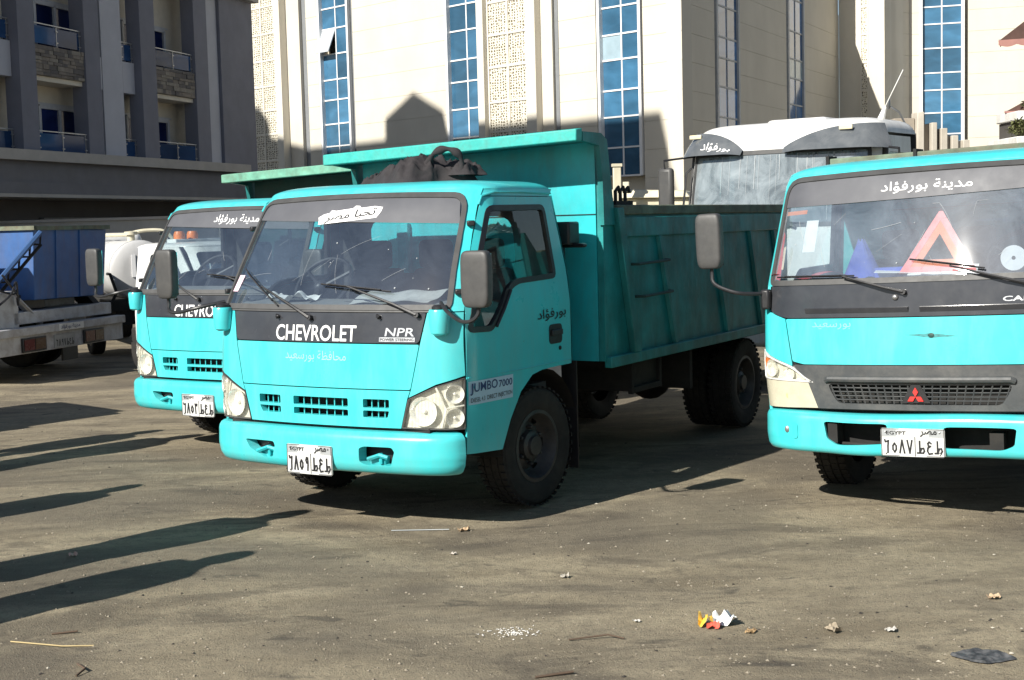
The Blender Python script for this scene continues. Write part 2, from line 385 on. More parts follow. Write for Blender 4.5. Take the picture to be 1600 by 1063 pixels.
# ---------------------------------------------------------------- ground
def ground_mat():
    m, nt, b = nodes('packed_dirt_yard')
    big = noise(nt, .16, 6, .6, None, .6); mid = noise(nt, 1.1, 8, .62, (1, 2.2, 1), .8); fine = noise(nt, 14, 9, .72); grit = noise(nt, 95, 4, .7)
    c = ramp(nt, mid, [(.26, (.170, .138, .092)), (.43, (.285, .240, .163)), (.60, (.375, .320, .220)), (.78, (.48, .415, .29))])
    c = mixc(nt, ramp(nt, big, [(.38, (.45,)*3), (.62, (0, 0, 0))]), c, (.20, .172, .128))
    c = mixc(nt, ramp(nt, fine, [(.34, (.6,)*3), (.54, (0, 0, 0))]), c, (.16, .134, .098))
    # oily drips, tyre scuffs and patches of old asphalt
    wd = noise(nt, .30, 5, .6, (1.0, 1.8, 1), .8); c = mixc(nt, ramp(nt, wd, [(.46, (0, 0, 0)), (.60, (.72,)*3)]), c, (.128, .110, .086))
    st = noise(nt, .55, 7, .66, (1.0, 2.6, 1), 1.4)
    c = mixc(nt, ramp(nt, st, [(.51, (0, 0, 0)), (.63, (.58,)*3)]), c, (.088, .075, .060))
    bl = noise(nt, 2.3, 4, .6, (1, 2.0, 1), .5)
    c = mixc(nt, ramp(nt, bl, [(.62, (0, 0, 0)), (.70, (.65,)*3)]), c, (.07, .062, .052))
    c = mixc(nt, ramp(nt, grit, [(.34, (.8,)*3), (.43, (0, 0, 0))]), c, (.07, .058, .042))
    c = mixc(nt, ramp(nt, grit, [(.62, (0, 0, 0)), (.71, (.5,)*3)]), c, (.42, .38, .30))
    nt.links.new(c, b.inputs['Base Color']); b.inputs['Roughness'].default_value = .93; b.inputs['Specular IOR Level'].default_value = .25
    h = nt.nodes.new('ShaderNodeMath'); h.operation = 'MULTIPLY_ADD'; nt.links.new(fine, h.inputs[0]); h.inputs[1].default_value = 1.0; nt.links.new(grit, h.inputs[2])
    bump(nt, b, h.outputs[0], .018, .7)
    return m
GM = ground_mat()
def gz(x, y):
    """gentle unevenness of the yard near the camera"""
    f = math.exp(-((y-9)/9)**2)
    return f*.010*(math.sin(x*1.7+y*.6)+math.sin(y*2.3-x*.8+1)+.6*math.sin(x*3.9+y*3.1))*.6
g = MB()
xs = [-400, -120, -50, -30]+[-20+i*.4 for i in range(101)]+[30, 50, 120, 400]; ys = [-200, -60, -20]+[-4+i*.4 for i in range(96)]+[45, 80, 200, 600]
g.grid(lambda x, y: (x, y, gz(x, y)-.006 if -20 <= x <= 20 and -4 <= y <= 34 else -.006), xs, ys)
obj('ground', g, GM, kind='structure')
# loose grit and pebbles lying on the yard
pm = MB(); rr = random.Random(3)
ico = [(0, 0, 1), (.9, 0, .1), (-.3, .85, .1), (-.6, -.7, .1), (.35, -.9, .15), (0, 0, -.6)]; icf = [(0, 1, 2), (0, 2, 3), (0, 3, 4), (0, 4, 1), (5, 2, 1), (5, 3, 2), (5, 4, 3), (5, 1, 4)]
for i in range(6500):
    y = 4.9+11*rr.random()**1.9; x = (rr.random()*2-1)*(.40*y+.3); s = .003+.0095*rr.random()**4; a = rr.random()*6.3
    ca, sa = math.cos(a)*s, math.sin(a)*s; z = gz(x, y)-.006
    pm.add([(x+u*ca-v*sa, y+u*sa+v*ca, z+w*s*.7) for u, v, w in ico], icf)
obj('gravel', pm, mat('pebbles', (.24, .21, .16), .9, 0, .6, 900), kind='stuff', fixn=False)

for nm, cnt, c_, sd in (('pale_chips', 170, (.48, .44, .36), 11), ('dark_chips', 900, (.035, .03, .026), 12)):
    pm = MB(); rr = random.Random(sd)
    for i in range(cnt):
        y = 4.9+12*rr.random()**1.7; x = (rr.random()*2-1)*(.40*y+.3); s = .004+.013*rr.random()**3; a = rr.random()*6.3; q = rr.uniform(.35, 1)
        ca, sa = math.cos(a)*s, math.sin(a)*s
        pm.add([(x+u*ca-v*q*sa, y+u*sa+v*q*ca, gz(x, y)-.005+w*s*.4) for u, v, w in ico], icf)
    obj(nm, pm, mat(nm, c_, .9, 0, .4, 60), kind='stuff', fixn=False)

# ---------------------------------------------------------------- facades
def frame(P0, az):
    """(t along, z up, d outwards) on an upright plane; outwards = right hand turned towards the viewer"""
    u = Vector((math.sin(R(az)), math.cos(R(az)), 0))
    def q(flip, k=1.0, z0=0.0):      # k metres per drawing unit, z0 height of the drawing's datum
        n = Vector((u.y, -u.x, 0))*flip
        return lambda t, z, d=0: (P0[0]+u.x*t*k+n.x*d*k, P0[1]+u.y*t*k+n.y*d*k, z0+z*k)
    return q
def slab(mb, fn, t0, t1, z0, z1, d0, d1):
    return mb.hexa([fn(t0, z0, d1), fn(t1, z0, d1), fn(t1, z0, d0), fn(t0, z0, d0), fn(t0, z1, d1), fn(t1, z1, d1), fn(t1, z1, d0), fn(t0, z1, d0)])
STONE = mat('ivory_cladding', (.60, .56, .475), .7, 0, .05, .7, .0015, 30, 0, (.46, .41, .34), .3, .8, True)
STONE2 = mat('ivory_cladding_light', (.64, .605, .525), .7, 0, .05, .9, .0015, 30, 0, (.46, .41, .34), .25, .8, True)
WFRAME = mat('white_window_frame', (.74, .75, .76), .45, 0, .03)
GREYREV = mat('grey_reveal', (.20, .21, .22), .6, 0, .08)
def pane_mat(name, base, refl=.25):
    if name in MATS: return MATS[name]
    m, nt, b = nodes(name); oi = nt.nodes.new('ShaderNodeObjectInfo')
    n = noise(nt, .9, 3, .5, (1, 1, 2.2), .4)
    c = ramp(nt, n, [(.3, tuple(k*.72 for k in base)), (.55, base), (.8, tuple(min(1, k*1.4) for k in base))])
    hs = nt.nodes.new('ShaderNodeHueSaturation'); mr = nt.nodes.new('ShaderNodeMapRange'); mr.inputs[3].default_value = .6; mr.inputs[4].default_value = 1.3
    nt.links.new(oi.outputs['Random'], mr.inputs[0]); nt.links.new(mr.outputs[0], hs.inputs['Value']); nt.links.new(c, hs.inputs['Color'])
    nt.links.new(hs.outputs[0], b.inputs['Base Color']); b.inputs['Roughness'].default_value = .06; b.inputs['Specular IOR Level'].default_value = .5+refl
    MATS[name] = m; return m
PANE = pane_mat('blue_pane', (.045, .135, .235)); PANE2 = pane_mat('sky_lit_pane', (.07, .19, .42)); PANE_BLIND = mat('blind_pane', (.30, .40, .46), .15, 0, .1, 3)  # PANE2: brighter blue paints sky reflection into the shaded side's glass
def lattice_mat():
    m, nt, b = nodes('pierced_lattice'); tc = nt.nodes.new('ShaderNodeTexCoord'); v = nt.nodes.new('ShaderNodeTexVoronoi'); v.feature = 'DISTANCE_TO_EDGE'; v.inputs['Scale'].default_value = 10.5; v.inputs['Randomness'].default_value = .55
    nt.links.new(tc.outputs['Object'], v.inputs[0])
    c = ramp(nt, v.outputs[0], [(.14, (.66, .62, .52)), (.22, (.11, .09, .055))]); nt.links.new(c, b.inputs['Base Color']); b.inputs['Roughness'].default_value = .7
    bump(nt, b, v.outputs[0], -.03, .7); return m
LATT = lattice_mat()
OFFICE = thing('office_building', 'tall ivory stone office building with blue window strips and pierced lattice screens', 'building', (0, 0, 0))
JZ = [4.47+.74*k for k in range(-4, 14)]
def wall_strip(fn, t0, t1, zb=0, d=.0, m=STONE, first=True):
    top = ROOFZ.get(id(fn), 10.6)
    """large cladding slabs with open joints"""
    for a, b in zip(JZ, JZ[1:]):
        if b < 2.2 or b > top+.05: continue
        c = MB(); e = random.uniform(0, .003); slab(c, fn, min(t0, t1)+.004, max(t0, t1)-.004, a+.004, b-.004, d-.018, d+e); obj('cladding_panel', c, m, OFFICE)
def window_strip(fn, t0, t1, zs, d=-.12, fr=WFRAME, border=.09, side=None, blind=(), open_=None, pm_=None):
    a, b = min(t0, t1), max(t0, t1); w = MB(); mid = (a+b)/2
    slab(w, fn, a-border, a, zs[0], zs[-1], d-.05, .03); slab(w, fn, b, b+border, zs[0], zs[-1], d-.05, .03)
    slab(w, fn, mid-.022, mid+.022, zs[0], zs[-1], d-.05, d+.02)
    for z in zs: slab(w, fn, a, b, z-.022, z+.022, d-.05, d+.022)
    o = obj('window', w, fr, OFFICE)
    for i, (z0, z1) in enumerate(zip(zs, zs[1:])):
        for j, (p, q) in enumerate(((a, mid-.022), (mid+.022, b))):
            if z1 < 2.2: continue
            g_ = MB()
            if (i, j) == open_:   # one sash tilted open
                g_.hexa([fn(p, z0+.05, d+.34), fn(q, z0+.05, d+.34), fn(q, z0+.05, d+.31), fn(p, z0+.05, d+.31), fn(p, z1-.03, d+.02), fn(q, z1-.03, d+.02), fn(q, z1-.03, d-.01), fn(p, z1-.03, d-.01)])
                obj('open_sash', g_, mat('sash_grey', (.42, .45, .48), .3), o); g2 = MB(); slab(g2, fn, p, q, z0+.025, z1-.025, d-.3, d-.28); obj('pane', g2, 'ink', o); continue
            slab(g_, fn, p, q, z0+.025, z1-.025, d-.02, d); obj('pane', g_, PANE_BLIND if (i, j) in blind else (pm_ or PANE), o)
def screen_strip(fn, t0, t1, zs, d=.05):
    a, b = min(t0, t1), max(t0, t1); mid = (a+b)/2; w = MB()
    for t in (a, mid, b): slab(w, fn, t-.03, t+.03, zs[0], zs[-1], d-.03, d+.03)
    for z in zs: slab(w, fn, a, b, z-.03, z+.03, d-.03, d+.025)
    o = obj('lattice_screen', w, STONE2, OFFICE)
    for z0, z1 in zip(zs, zs[1:]):
        if z1 < 2.5: continue
        for p, q in ((a+.03, mid-.03), (mid+.03, b-.03)): s_ = MB(); slab(s_, fn, p, q, z0+.03, z1-.03, d-.03, d); obj('lattice_panel', s_, LATT, o)
UN, DZ = 1.25, -.4685      # the office is drawn in units of 1.25 m
P0 = (5.669, 45.0); ROOFZ = {}
fa = frame(P0, -44.7)(-1, UN, DZ)                  # sunlit front: t runs left and away from the corner
def backing(fn, t0, t1, d0, d1, name='wall', m=STONE): b = MB(); slab(b, fn, t0, t1, 0, ROOFZ.get(id(fn), 10.6), d0, d1); obj(name, b, m, OFFICE)
backing(fa, .30, 22, -.8, -.42)
for t0, t1 in ((0, 1.29), (2.92, 4.30), (8.97, 13.40), (15.25, 15.88)): wall_strip(fa, t0, t1); backing(fa, t0+.01, t1-.01, -.42, -.02)
ZA = [1.64, 2.38, 3.09, 3.85, 4.67, 5.38, 6.19, 6.86, 7.59, 8.3, 9.1, 9.8, 10.6]
window_strip(fa, 1.44, 2.78, ZA[2:], blind=((4, 1), (4, 1)))
window_strip(fa, 7.40, 8.86, [2.3, 3.0, 3.75, 4.49, 5.34, 6.15, 6.8, 7.66, 8.42, 9.2, 9.9, 10.7])
window_strip(fa, 13.70, 15.12, [2.3, 3.05, 3.8, 4.6, 5.33, 6.12, 6.78, 7.61, 8.44, 9.11, 9.9, 10.7], open_=(7, 1))
def pillar(fn, t0, t1, d0, d1, name='pilaster', m=STONE2): b = MB(); slab(b, fn, t0, t1, 0, ROOFZ.get(id(fn), 10.6)-.02, d0, d1); obj(name, b, m, OFFICE)
pillar(fa, 13.42, 13.58, -.4, -.1, 'shadow_jamb', GREYREV)  # grey colour paints the shadow strip along the window jamb
pillar(fa, 4.33, 4.47, -.42, -.02, 'drain_pipe', GREYREV)
pillar(fa, 4.49, 4.92, -.42, .06, 'pilaster', STONE)
pillar(fa, 4.93, 5.31, -.42, .30, 'screen_frame', STONE2); pillar(fa, 7.02, 7.29, -.42, .30, 'screen_frame', STONE2)
screen_strip(fa, 5.35, 6.98, [1.7, 2.65, 3.6, 4.55, 5.4, 6.4, 7.32, 8.25, 9.2, 10.1, 11.0], .12)
pillar(fa, 15.90, 16.22, -.42, -.10, 'drain_pipe', GREYREV); pillar(fa, 16.24, 16.95, -.42, .02, 'pilaster', STONE)
pillar(fa, 16.97, 17.32, -.42, .30, 'screen_frame', STONE2)
screen_strip(fa, 17.36, 19.2, [1.7, 2.55, 3.4, 4.28, 5.19, 6.01, 6.84, 7.72, 8.63, 9.56, 10.5], .12)
pillar(fa, 19.25, 19.6, -.42, .30, 'screen_frame', STONE2); wall_strip(fa, 19.65, 22)
fb = frame(P0, 27.9)(1, UN, DZ); ROOFZ[id(fb)] = 9.45                    # shaded side running away from the corner
backing(fb, .30, 15.56, -.8, -.42); _b = MB(); slab(_b, fb, 13.0, 15.56, 9.46, 11.7, -.8, -.02); obj('shade_block', _b, STONE, OFFICE)  # upper block is added out of view to shade the lattice face
for t0, t1 in ((0, 2.5), (4.62, 9.2), (11.25, 15.56)): wall_strip(fb, t0, t1); backing(fb, t0+.01, t1-.01, -.42, -.02)
window_strip(fb, 2.75, 4.45, [2.3, 3.1, 3.9, 4.67, 5.5, 6.29, 6.86, 7.7, 8.4, 9.2], -.035, mat('grey_window_frame', (.40, .42, .44), .5), .13, pm_=PANE2)
window_strip(fb, 9.45, 11.05, [3.0, 3.8, 4.6, 5.44, 6.27, 6.88, 7.75, 8.76, 9.4], -.035, MATS['grey_window_frame'], .13, pm_=PANE2, blind=((4, 0), (4, 1)))
P1 = (14.775, 62.2); fc = frame(P1, 136)(1, UN, DZ)
backing(fc, -.1, 1.83, -1.2, -.42); pillar(fc, .02, .86, -.42, .02, 'screen_frame', STONE2); screen_strip(fc, .92, 1.50, [3.2, 4.2, 5.2, 6.19, 7.16, 8.12, 9.06, 10]); pillar(fc, 1.55, 1.83, -.42, .04, 'screen_frame', STONE2)
P2 = (16.319, 60.463); fd = frame(P2, 42)(1, UN, DZ); backing(fd, .02, 1.86, -.6, -.02); wall_strip(fd, 0, 1.88)
P3 = (17.89, 62.21); fe = frame(P3, 105.5)(1, UN, DZ); backing(fe, .0, 9, -3, -.42)
for t0, t1 in ((0.0, .34), (1.97, 7.5)): wall_strip(fe, t0, t1); backing(fe, t0+.01, t1-.01, -.42, -.02)
window_strip(fe, .45, 1.75, [2.5, 3.25, 4.0, 4.65, 5.4, 6.2, 6.8, 7.66, 8.5, 9.1, 10], -.12, WFRAME, .11)
b = MB(); b.hexa([fa(22, 10.6, -.2), fa(1.5, 10.6, -.2), fb(8, 10.6, -6), (-2, 75, 12.6), fa(22, 10.9, .1), fa(1.5, 10.9, .1), fb(8, 10.9, -6), (-2, 75, 13)]); obj('roof', b, STONE2, OFFICE)

# grey hotel with balconies, closer on the left ----------------------------------------
HOTEL = thing('hotel_building', 'charcoal and grey balcony block with glass railings and stone clad parapets', 'building', (0, 0, 0))
Q0 = (-8.879, 45.0); fh = frame(Q0, 17.2)(1)
DK = mat('charcoal_render', (.175, .178, .215), .75, 0, .08, 1.5); LG = mat('light_grey_render', (.46, .465, .51), .75, 0, .06, 1.5); CRM = mat('cream_render', (.66, .61, .52), .8, 0, .05); LEDGE = mat('ledge_stone', (.40, .375, .345), .7, 0, .1, 2)
FASC = mat('charcoal_fascia', (.12, .122, .145), .55, 0, .12, 2, 0, 9, 0, (.14, .14, .14), .3, 1.5)
RAILG = pane_mat('railing_glass', (.022, .06, .15), -.35); DOORG = pane_mat('balcony_door_glass', (.012, .024, .10), -.3); ALU = mat('aluminium', (.38, .38, .39), .4, .5, .06)
def hs(name, m, *a, **k): b = MB(); slab(b, fh, *a); return obj(name, b, m, k.get('p', HOTEL), k.get('bev', 0))
TOP = 9.35
hs('wall', CRM, -12.6, -.45, 3.72, TOP, -5, -.75)
hs('wall', DK, -.42, 1.78, 0, TOP, -5, .02)
hs('column', LG, -1.13, -.44, 3.985, TOP, -.75, -.08)
hs('column', LG, -6.92, -5.93, 3.985, TOP, -.75, -.06); hs('column', LG, -12.6, -11.62, 3.985, TOP, -.75, -.06)
for t0, t1 in ((-10.82, -10.16), (-8.02, -7.34), (-5.30, -4.52), (-2.28, -1.50)): hs('column', DK, t0, t1, 3.985, TOP, -.28, .16)
hs('ledge', LEDGE, -13, .02, 3.72, 3.98, -1.4, .70); hs('fascia_band', FASC, -13, -.1, 3.20, 3.715, -1.4, .46); hs('fascia_band', FASC, -13, -.06, 2.92, 3.195, -1.4, .60); hs('fascia_trim', LEDGE, -13, -.02, 2.83, 2.915, -1.4, .64)
hs('ground_floor_wall', mat('dark_ground_floor', (.10, .092, .092), .8, 0, .15, 1), -13, -.5, 0, 2.825, -2.5, -.9); hs('ground_floor_panel', mat('grey_panel_wall', (.22, .21, .21), .8), -8.9, -2.2, 0, 2.36, -.895, -.75)
SLATE = None
def stone_front(t0, t1, z0, z1, d):
    rq = random.Random(int(t0*100+z0*10)); z = z0; base = hs('parapet', LEDGE, t0, t1, z0, z1, d-.25, d-.01)
    k = 0
    while z < z1-.02:
        h = min(rq.choice((.08, .10, .13)), z1-z); t = t0
        while t < t1-.02:
            w = min(rq.uniform(.16, .42), t1-t); c = MB(); slab(c, fh, t+.004, t+w-.004, z+.004, z+h-.004, d-.02, d+rq.uniform(.012, .045)); c_ = rq.choice(((.16, .14, .125), (.22, .19, .16), (.12, .11, .105), (.25, .225, .19)))
            obj('stone', c, mat('slate_%d' % int(c_[0]*100), c_, .85, 0, .2, 8), base); t += w
        z += h
def railing(t0, t1, z0, z1, d):
    n = max(1, round((t1-t0)/1.15)); r_ = MB(); slab(r_, fh, t0, t1, z1-.018, z1+.008, d-.015, d+.02)
    for k in range(n+1): t = t0+.05+(t1-t0-.1)*k/n; slab(r_, fh, t-.012, t+.012, z0, z1-.018, d-.012, d+.012); slab(r_, fh, t-.045, t+.045, z0+.10, z0+.13, d-.03, d+.03); slab(r_, fh, t-.045, t+.045, z1-.15, z1-.12, d-.03, d+.03)
    o = obj('railing', r_, ALU, HOTEL)
    for k in range(n): a = t0+.07+(t1-t0-.1)*k/n; g_ = MB(); slab(g_, fh, a, a+(t1-t0-.1)/n-.04, z0+.04, z1-.06, d-.008, d+.004); obj('railing_glass', g_, RAILG, o)
def glass_door(t0, t1, z0, z1, d=-.745):
    f_ = MB()
    for t in (t0, (t0+t1)/2, t1): slab(f_, fh, t-.05, t+.05, z0, z1, d, d+.09)
    slab(f_, fh, t0, t1, z1-.06, z1+.05, d, d+.09); slab(f_, fh, t0-.3, t1+.25, z1+.05, z1+.10, d, d+.05)
    o = obj('balcony_door', f_, mat('door_frame_white', (.50, .51, .54), .4), HOTEL)
    for a, b_ in ((t0+.05, (t0+t1)/2-.05), ((t0+t1)/2+.05, t1-.05)): g_ = MB(); slab(g_, fh, a, b_, z0, z1-.06, d, d+.03); obj('door_pane', g_, DOORG, o)
for z0 in (3.985, 6.69):
    hi = z0 > 5
    for t0, t1 in ((-10.14, -8.04), (-4.50, -2.30)):
        if hi: stone_front(t0, t1, 5.93, 6.69, .10); hs('balcony_slab', CRM, t0, t1, 5.80, 5.92, -.75, .04)
        railing(t0, t1, z0+.01, z0+.55, .04 if hi else .08)
    for t0, t1 in ((-11.60, -10.84), (-7.32, -6.94), (-5.91, -5.32), (-1.48, -1.15)):
        if hi: hs('parapet', LG, t0, t1, 5.82, 6.69, -.3, -.07)
        railing(t0, t1, z0+.01, z0+.55, -.12)
    glass_door(-8.95, -7.2, z0, z0+1.28); glass_door(-4.85, -2.6, z0, z0+1.28)
hs('roof_slab', LEDGE, -12.6, 1.78, TOP, TOP+.15, -5, .3)
# pale yard wall between the hotel and the parked trucks
bw_ = MB(); fw_ = frame((-7.3, 32.6), -76)(-1)
for k in range(6): pass
slab(bw_, fw_, -3.0, 7.0, 0, 2.2, -.2, 0); yw = obj('boundary_wall', bw_, mat('pale_wall_render', (.42, .41, .39), .85, 0, .1, 2, 0, 9, 0, (.25, .22, .18), .4, 1.2, True)); tag(yw, 'low pale rendered yard wall under the grey balcony block', 'wall')
cp_ = MB(); slab(cp_, fw_, -3.02, 7.02, 2.205, 2.27, -.24, .05); obj('coping', cp_, LEDGE, yw)
# house behind the photographer's left whose roofline shades the office wall
HS = thing('apartment_house', 'plain apartment house with gabled roof turret standing beyond the frame edge', 'house', (0, 0, 0))
SL = 28.0; hz = SL*math.tan(R(SUN_EL))/UN
def fo(t, z, d=0): p = fa(t, z, d); return (p[0]+math.sin(R(SUN_AZ))*SL, p[1]+math.cos(R(SUN_AZ))*SL, p[2])
def so_(pts, d0, d1, name, m):
    b = MB(); n = len(pts); tri = geometry.tessellate_polygon([[Vector((p, q, 0)) for p, q in pts]])
    b.add([fo(t, z, d0) for t, z in pts]+[fo(t, z, d1) for t, z in pts], [tuple(t) for t in tri]+[tuple(i+n for i in t) for t in tri]+[(i, (i+1) % n, (i+1) % n+n, i+n) for i in range(n)]); return obj(name, b, m, HS)
zz = lambda z: z+hz
so_([(.15, .4), (24, .4), (24, zz(6.15)), (18.6, zz(6.1)), (18.1, zz(5.6)), (17.95, zz(5.0)), (16, zz(4.62)), (.72, zz(4.70)), (.40, zz(3.4)), (.15, zz(2.4))], 0, 5, 'wall', CRM)
so_([(8.95, zz(4.66)), (11.85, zz(4.66)), (11.9, zz(5.3)), (10.5, zz(6.02)), (9.15, zz(5.35))], 0, 1.5, 'turret', CRM)
# neighbouring house at the right edge: balcony, awnings and a potted shrub
NB = thing('balcony_house', 'grey house corner with white balcony slabs at the right edge behind the trucks', 'house', (0, 0, 0))
b = MB(); b.bb(11.75, 18, 30.2, 31.6, 0, 9); obj('wall', b, mat('house_grey', (.17, .17, .16), .8), NB)
b = MB(); b.bb(10.55, 18, 28.9, 30.2, 3.74, 3.93); obj('balcony_slab', b, 'white_paint', NB, .02)
b = MB(); b.bb(10.62, 18, 29.0, 30.2, 3.40, 3.735); obj('balcony_wall', b, mat('balcony_dark', (.06, .055, .05), .8), NB)
b = MB(); b.bb(10.35, 18, 28.4, 30.2, 3.16, 3.38); obj('lower_slab', b, 'white_paint', NB, .02)
def awning(label, x0, z_top, z_edge, drop, y0=29.0, run=1.25):
    """cloth slope falling to the left, its end flap coloured dark for shade and scalloped valance towards the yard"""
    t = thing('awning', label, 'awning', (x0, y0, z_edge), 21); m = MB(); n = 10; dz = z_top-z_edge
    m.grid(lambda a, b_: (run*b_, 1.1*a, dz*b_), [i/n for i in range(n+1)], [0, .5, 1]); obj('canopy', m, mat('awning_red', (.42, .16, .14), .85, 0, .12), t)
    s_ = MB(); s_.prism([(-.01, -.005), (run+.01, -.005), (run+.01, dz+.01)], 'y', -.02, -.008); obj('end_flap', s_, mat('awning_shade_brown', (.07, .036, .028), .85, 0, .2), t)  # flap painted dark to stand for the shaded underside
    v = MB(); q = [k/36 for k in range(37)]; v.grid(lambda a, b_: (a*run, -.03, .02-b_*(drop+.045*abs(math.sin(a*11)))), q, [0, 1]); obj('valance', v, mat('awning_pink', (.30, .15, .13), .85, 0, .1), t)
    r_ = MB(); r_.tube([(0, 0, .02), (run, 0, .02)], .02, 6); obj('awning_rod', r_, 'steel', t)
awning('faded pink awning with shade-dark end flap and scalloped valance high at the right edge', 10.18, 6.28, 5.36, .10)
awning('lower red awning just above the white balcony slab', 10.52, 4.6, 3.95, .02, 29.6)
def shrub(name, label, c, r, n, seed, pot=True):
    rq = random.Random(seed); t = thing(name, label, 'plant', (c[0], c[1], c[2])); lf = MB()
    for _ in range(n):
        d = Vector((rq.gauss(0, 1), rq.gauss(0, 1), rq.gauss(0, .8))); d = d.normalized()*rq.uniform(.3, 1)**.5; p = Vector((d.x*r, d.y*r, r*.75+d.z*r*.8)); q = Vector((rq.gauss(0, 1), rq.gauss(0, 1), rq.gauss(0, 1))).normalized(); s_ = q.cross(Vector((.3, .2, 1))).normalized(); L = rq.uniform(.06, .12)
        lf.add([p, p+q*L*.5+s_*L*.28, p+q*L, p+q*L*.5-s_*L*.28], [(0, 1, 2, 3)])
    obj('leaves', lf, mat('shrub_leaf', (.13, .14, .055), .6, 0, .5, 9), t, kind='stuff', fixn=False)
    st = MB()
    for k in range(6): a = k*1.05; st.tube([(0, 0, 0), (r*.3*math.cos(a), r*.3*math.sin(a), r*.5), (r*.6*math.cos(a), r*.6*math.sin(a), r*1.1)], [.02, .014, .006], 5)
    obj('stem', st, mat('bark', (.12, .09, .06), .9), t)
shrub('potted_shrub', 'dry green shrub beside the lower balcony slab at right edge', (10.55, 28.75, 3.38), .24, 420, 4)
shrub('potted_shrub', 'small shrub growing on the white balcony slab under the awning', (11.0, 29.3, 3.94), .2, 260, 9)
# ---------------------------------------------------------------- vehicle parts
def mirror_pts(p): return [(-a, b) for a, b in reversed(p)]
def wheel(parent, x, y, r=.40, w=.215, face=1, name='wheel', steer=0, rim='rim', tread=True):
    """tyre with shoulder blocks and a dished rim; face=+1 looks towards +x"""
    key = ('wheel', r, w, face, rim)
    if key not in TXT:
        t = MB(); h = w/2; q = r*.575
        prof = [(q, h*.80), (r*.66, h*.98), (r*.80, h*1.04), (r*.92, h*.98), (r*.965, h*.86), (r*.985, h*.60), (r*.97, h*.56), (r*.97, h*.50), (r*.988, h*.46), (r*.988, h*.06), (r*.972, h*.03),
                (r*.972, -h*.03), (r*.988, -h*.06), (r*.988, -h*.46), (r*.97, -h*.50), (r*.97, -h*.56), (r*.985, -h*.60), (r*.965, -h*.86), (r*.92, -h*.98), (r*.80, -h*1.04), (r*.66, -h*.98), (q, -h*.80)]
        t.lathe(prof, 'x', n=48, cap=False)
        if tread:
            for k in range(44):      # lugs
                a = 2*math.pi*k/44
                for sx in (-.79, -.27, .27, .79):
                    aa = a+(.04 if sx > 0 else -.04)
                    t.add([(h*sx+dx, (r-.012+dr)*math.cos(aa+da), (r-.012+dr)*math.sin(aa+da)) for dr in (0, .012) for dx, da in ((-h*.2, -.045), (h*.2, -.045), (h*.2, .03), (-h*.2, .03))],
                          [(4, 5, 6, 7), (0, 1, 5, 4), (1, 2, 6, 5), (2, 3, 7, 6), (3, 0, 4, 7)])
        rm = MB(); g = face
        rm.lathe([(q+.012, g*h*.84), (q+.012, g*h*.9), (q-.012, g*h*.92), (q-.03, g*h*.6), (q-.045, g*h*.1), (q*.72, g*h*-.05), (q*.62, g*h*.12), (q*.45, g*h*.16), (q*.42, g*h*.5), (q*.30, g*h*.62), (q*.28, g*h*.8), (0, g*h*.84)], 'x', n=40, cap=False)
        for k in range(6):
            a = 2*math.pi*k/6+.2; rm.lathe([(.014, 0), (.014, g*.03), (.009, g*.038), (0, g*.038)], 'x', (g*h*.14, q*.535*math.cos(a), q*.535*math.sin(a)), 6)
        hl = MB()
        for k in range(6):
            a = 2*math.pi*(k+.5)/6+.2; hl.lathe([(.03, g*h*.03), (.0, g*h*.03)], 'x', (g*.006, q*.80*math.cos(a), q*.80*math.sin(a)), 12)
        TXT[key] = (t, rm, hl)
    t, rm, hl = TXT[key]
    o = obj(name, t, 'rubber', parent, angle=28) if key+('o',) not in TXT else link(name, TXT[key+('o',)][0], parent)
    if key+('o',) not in TXT: ro = obj('rim', rm, rim, o, angle=40); ho = obj('rim_hole', hl, 'ink', o); TXT[key+('o',)] = (o.data, ro.data, ho.data)
    else: link('rim', TXT[key+('o',)][1], o); link('rim_hole', TXT[key+('o',)][2], o)
    o.location = (x, y, r); o.rotation_euler = (random.uniform(0, 6), 0, R(steer)); return o
def chassis(T, wb_front, wb_rear, length, z0=.52):
    m = MB()
    for s in (-1, 1): m.bb(s*.42-.04, s*.42+.04, .35, length, z0+.04, z0+.26)
    for y in (.4, 1.9, 3.0, 4.2, length-.1): m.bb(-.38, .38, y-.05, y+.05, z0+.08, z0+.22)
    obj('chassis_frame', m, 'chassis', T)
    m = MB(); m.bb(-.78, .78, wb_front-.06, wb_front+.06, .33, .44); m.tube([(-.72, wb_front-.42, .58), (-.42, wb_front, .47), (-.42, wb_front+.5, .62)], .03); m.tube([(.42, wb_front-.42, .58), (.42, wb_front, .47), (.42, wb_front+.5, .62)], .03)
    obj('front_axle', m, 'chassis', T)
    m = MB(); m.tube([(-.8, wb_rear, .41), (.8, wb_rear, .41)], .085, 12); m.ball((0, wb_rear, .41), (.2, .22, .2), 14, 8); m.tube([(0, wb_rear, .42), (0, 1.6, .55)], .05)
    obj('rear_axle', m, 'chassis', T)
    m = MB(); m.bb(-.36, .36, .25, 1.75, .50, 1.0); m.bb(-.25, .25, .55, 1.5, .36, .52); m.bb(-.4, .4, .16, .22, .5, .98)
    obj('engine', m, 'chassis', T, .03)
    m = MB(); m.bb(-.95, -.5, 2.35, 3.15, .5, .84); m.bb(-.9, -.55, 3.3, 3.7, .52, .8); obj('fuel_tank', m, 'chassis', T, .04)
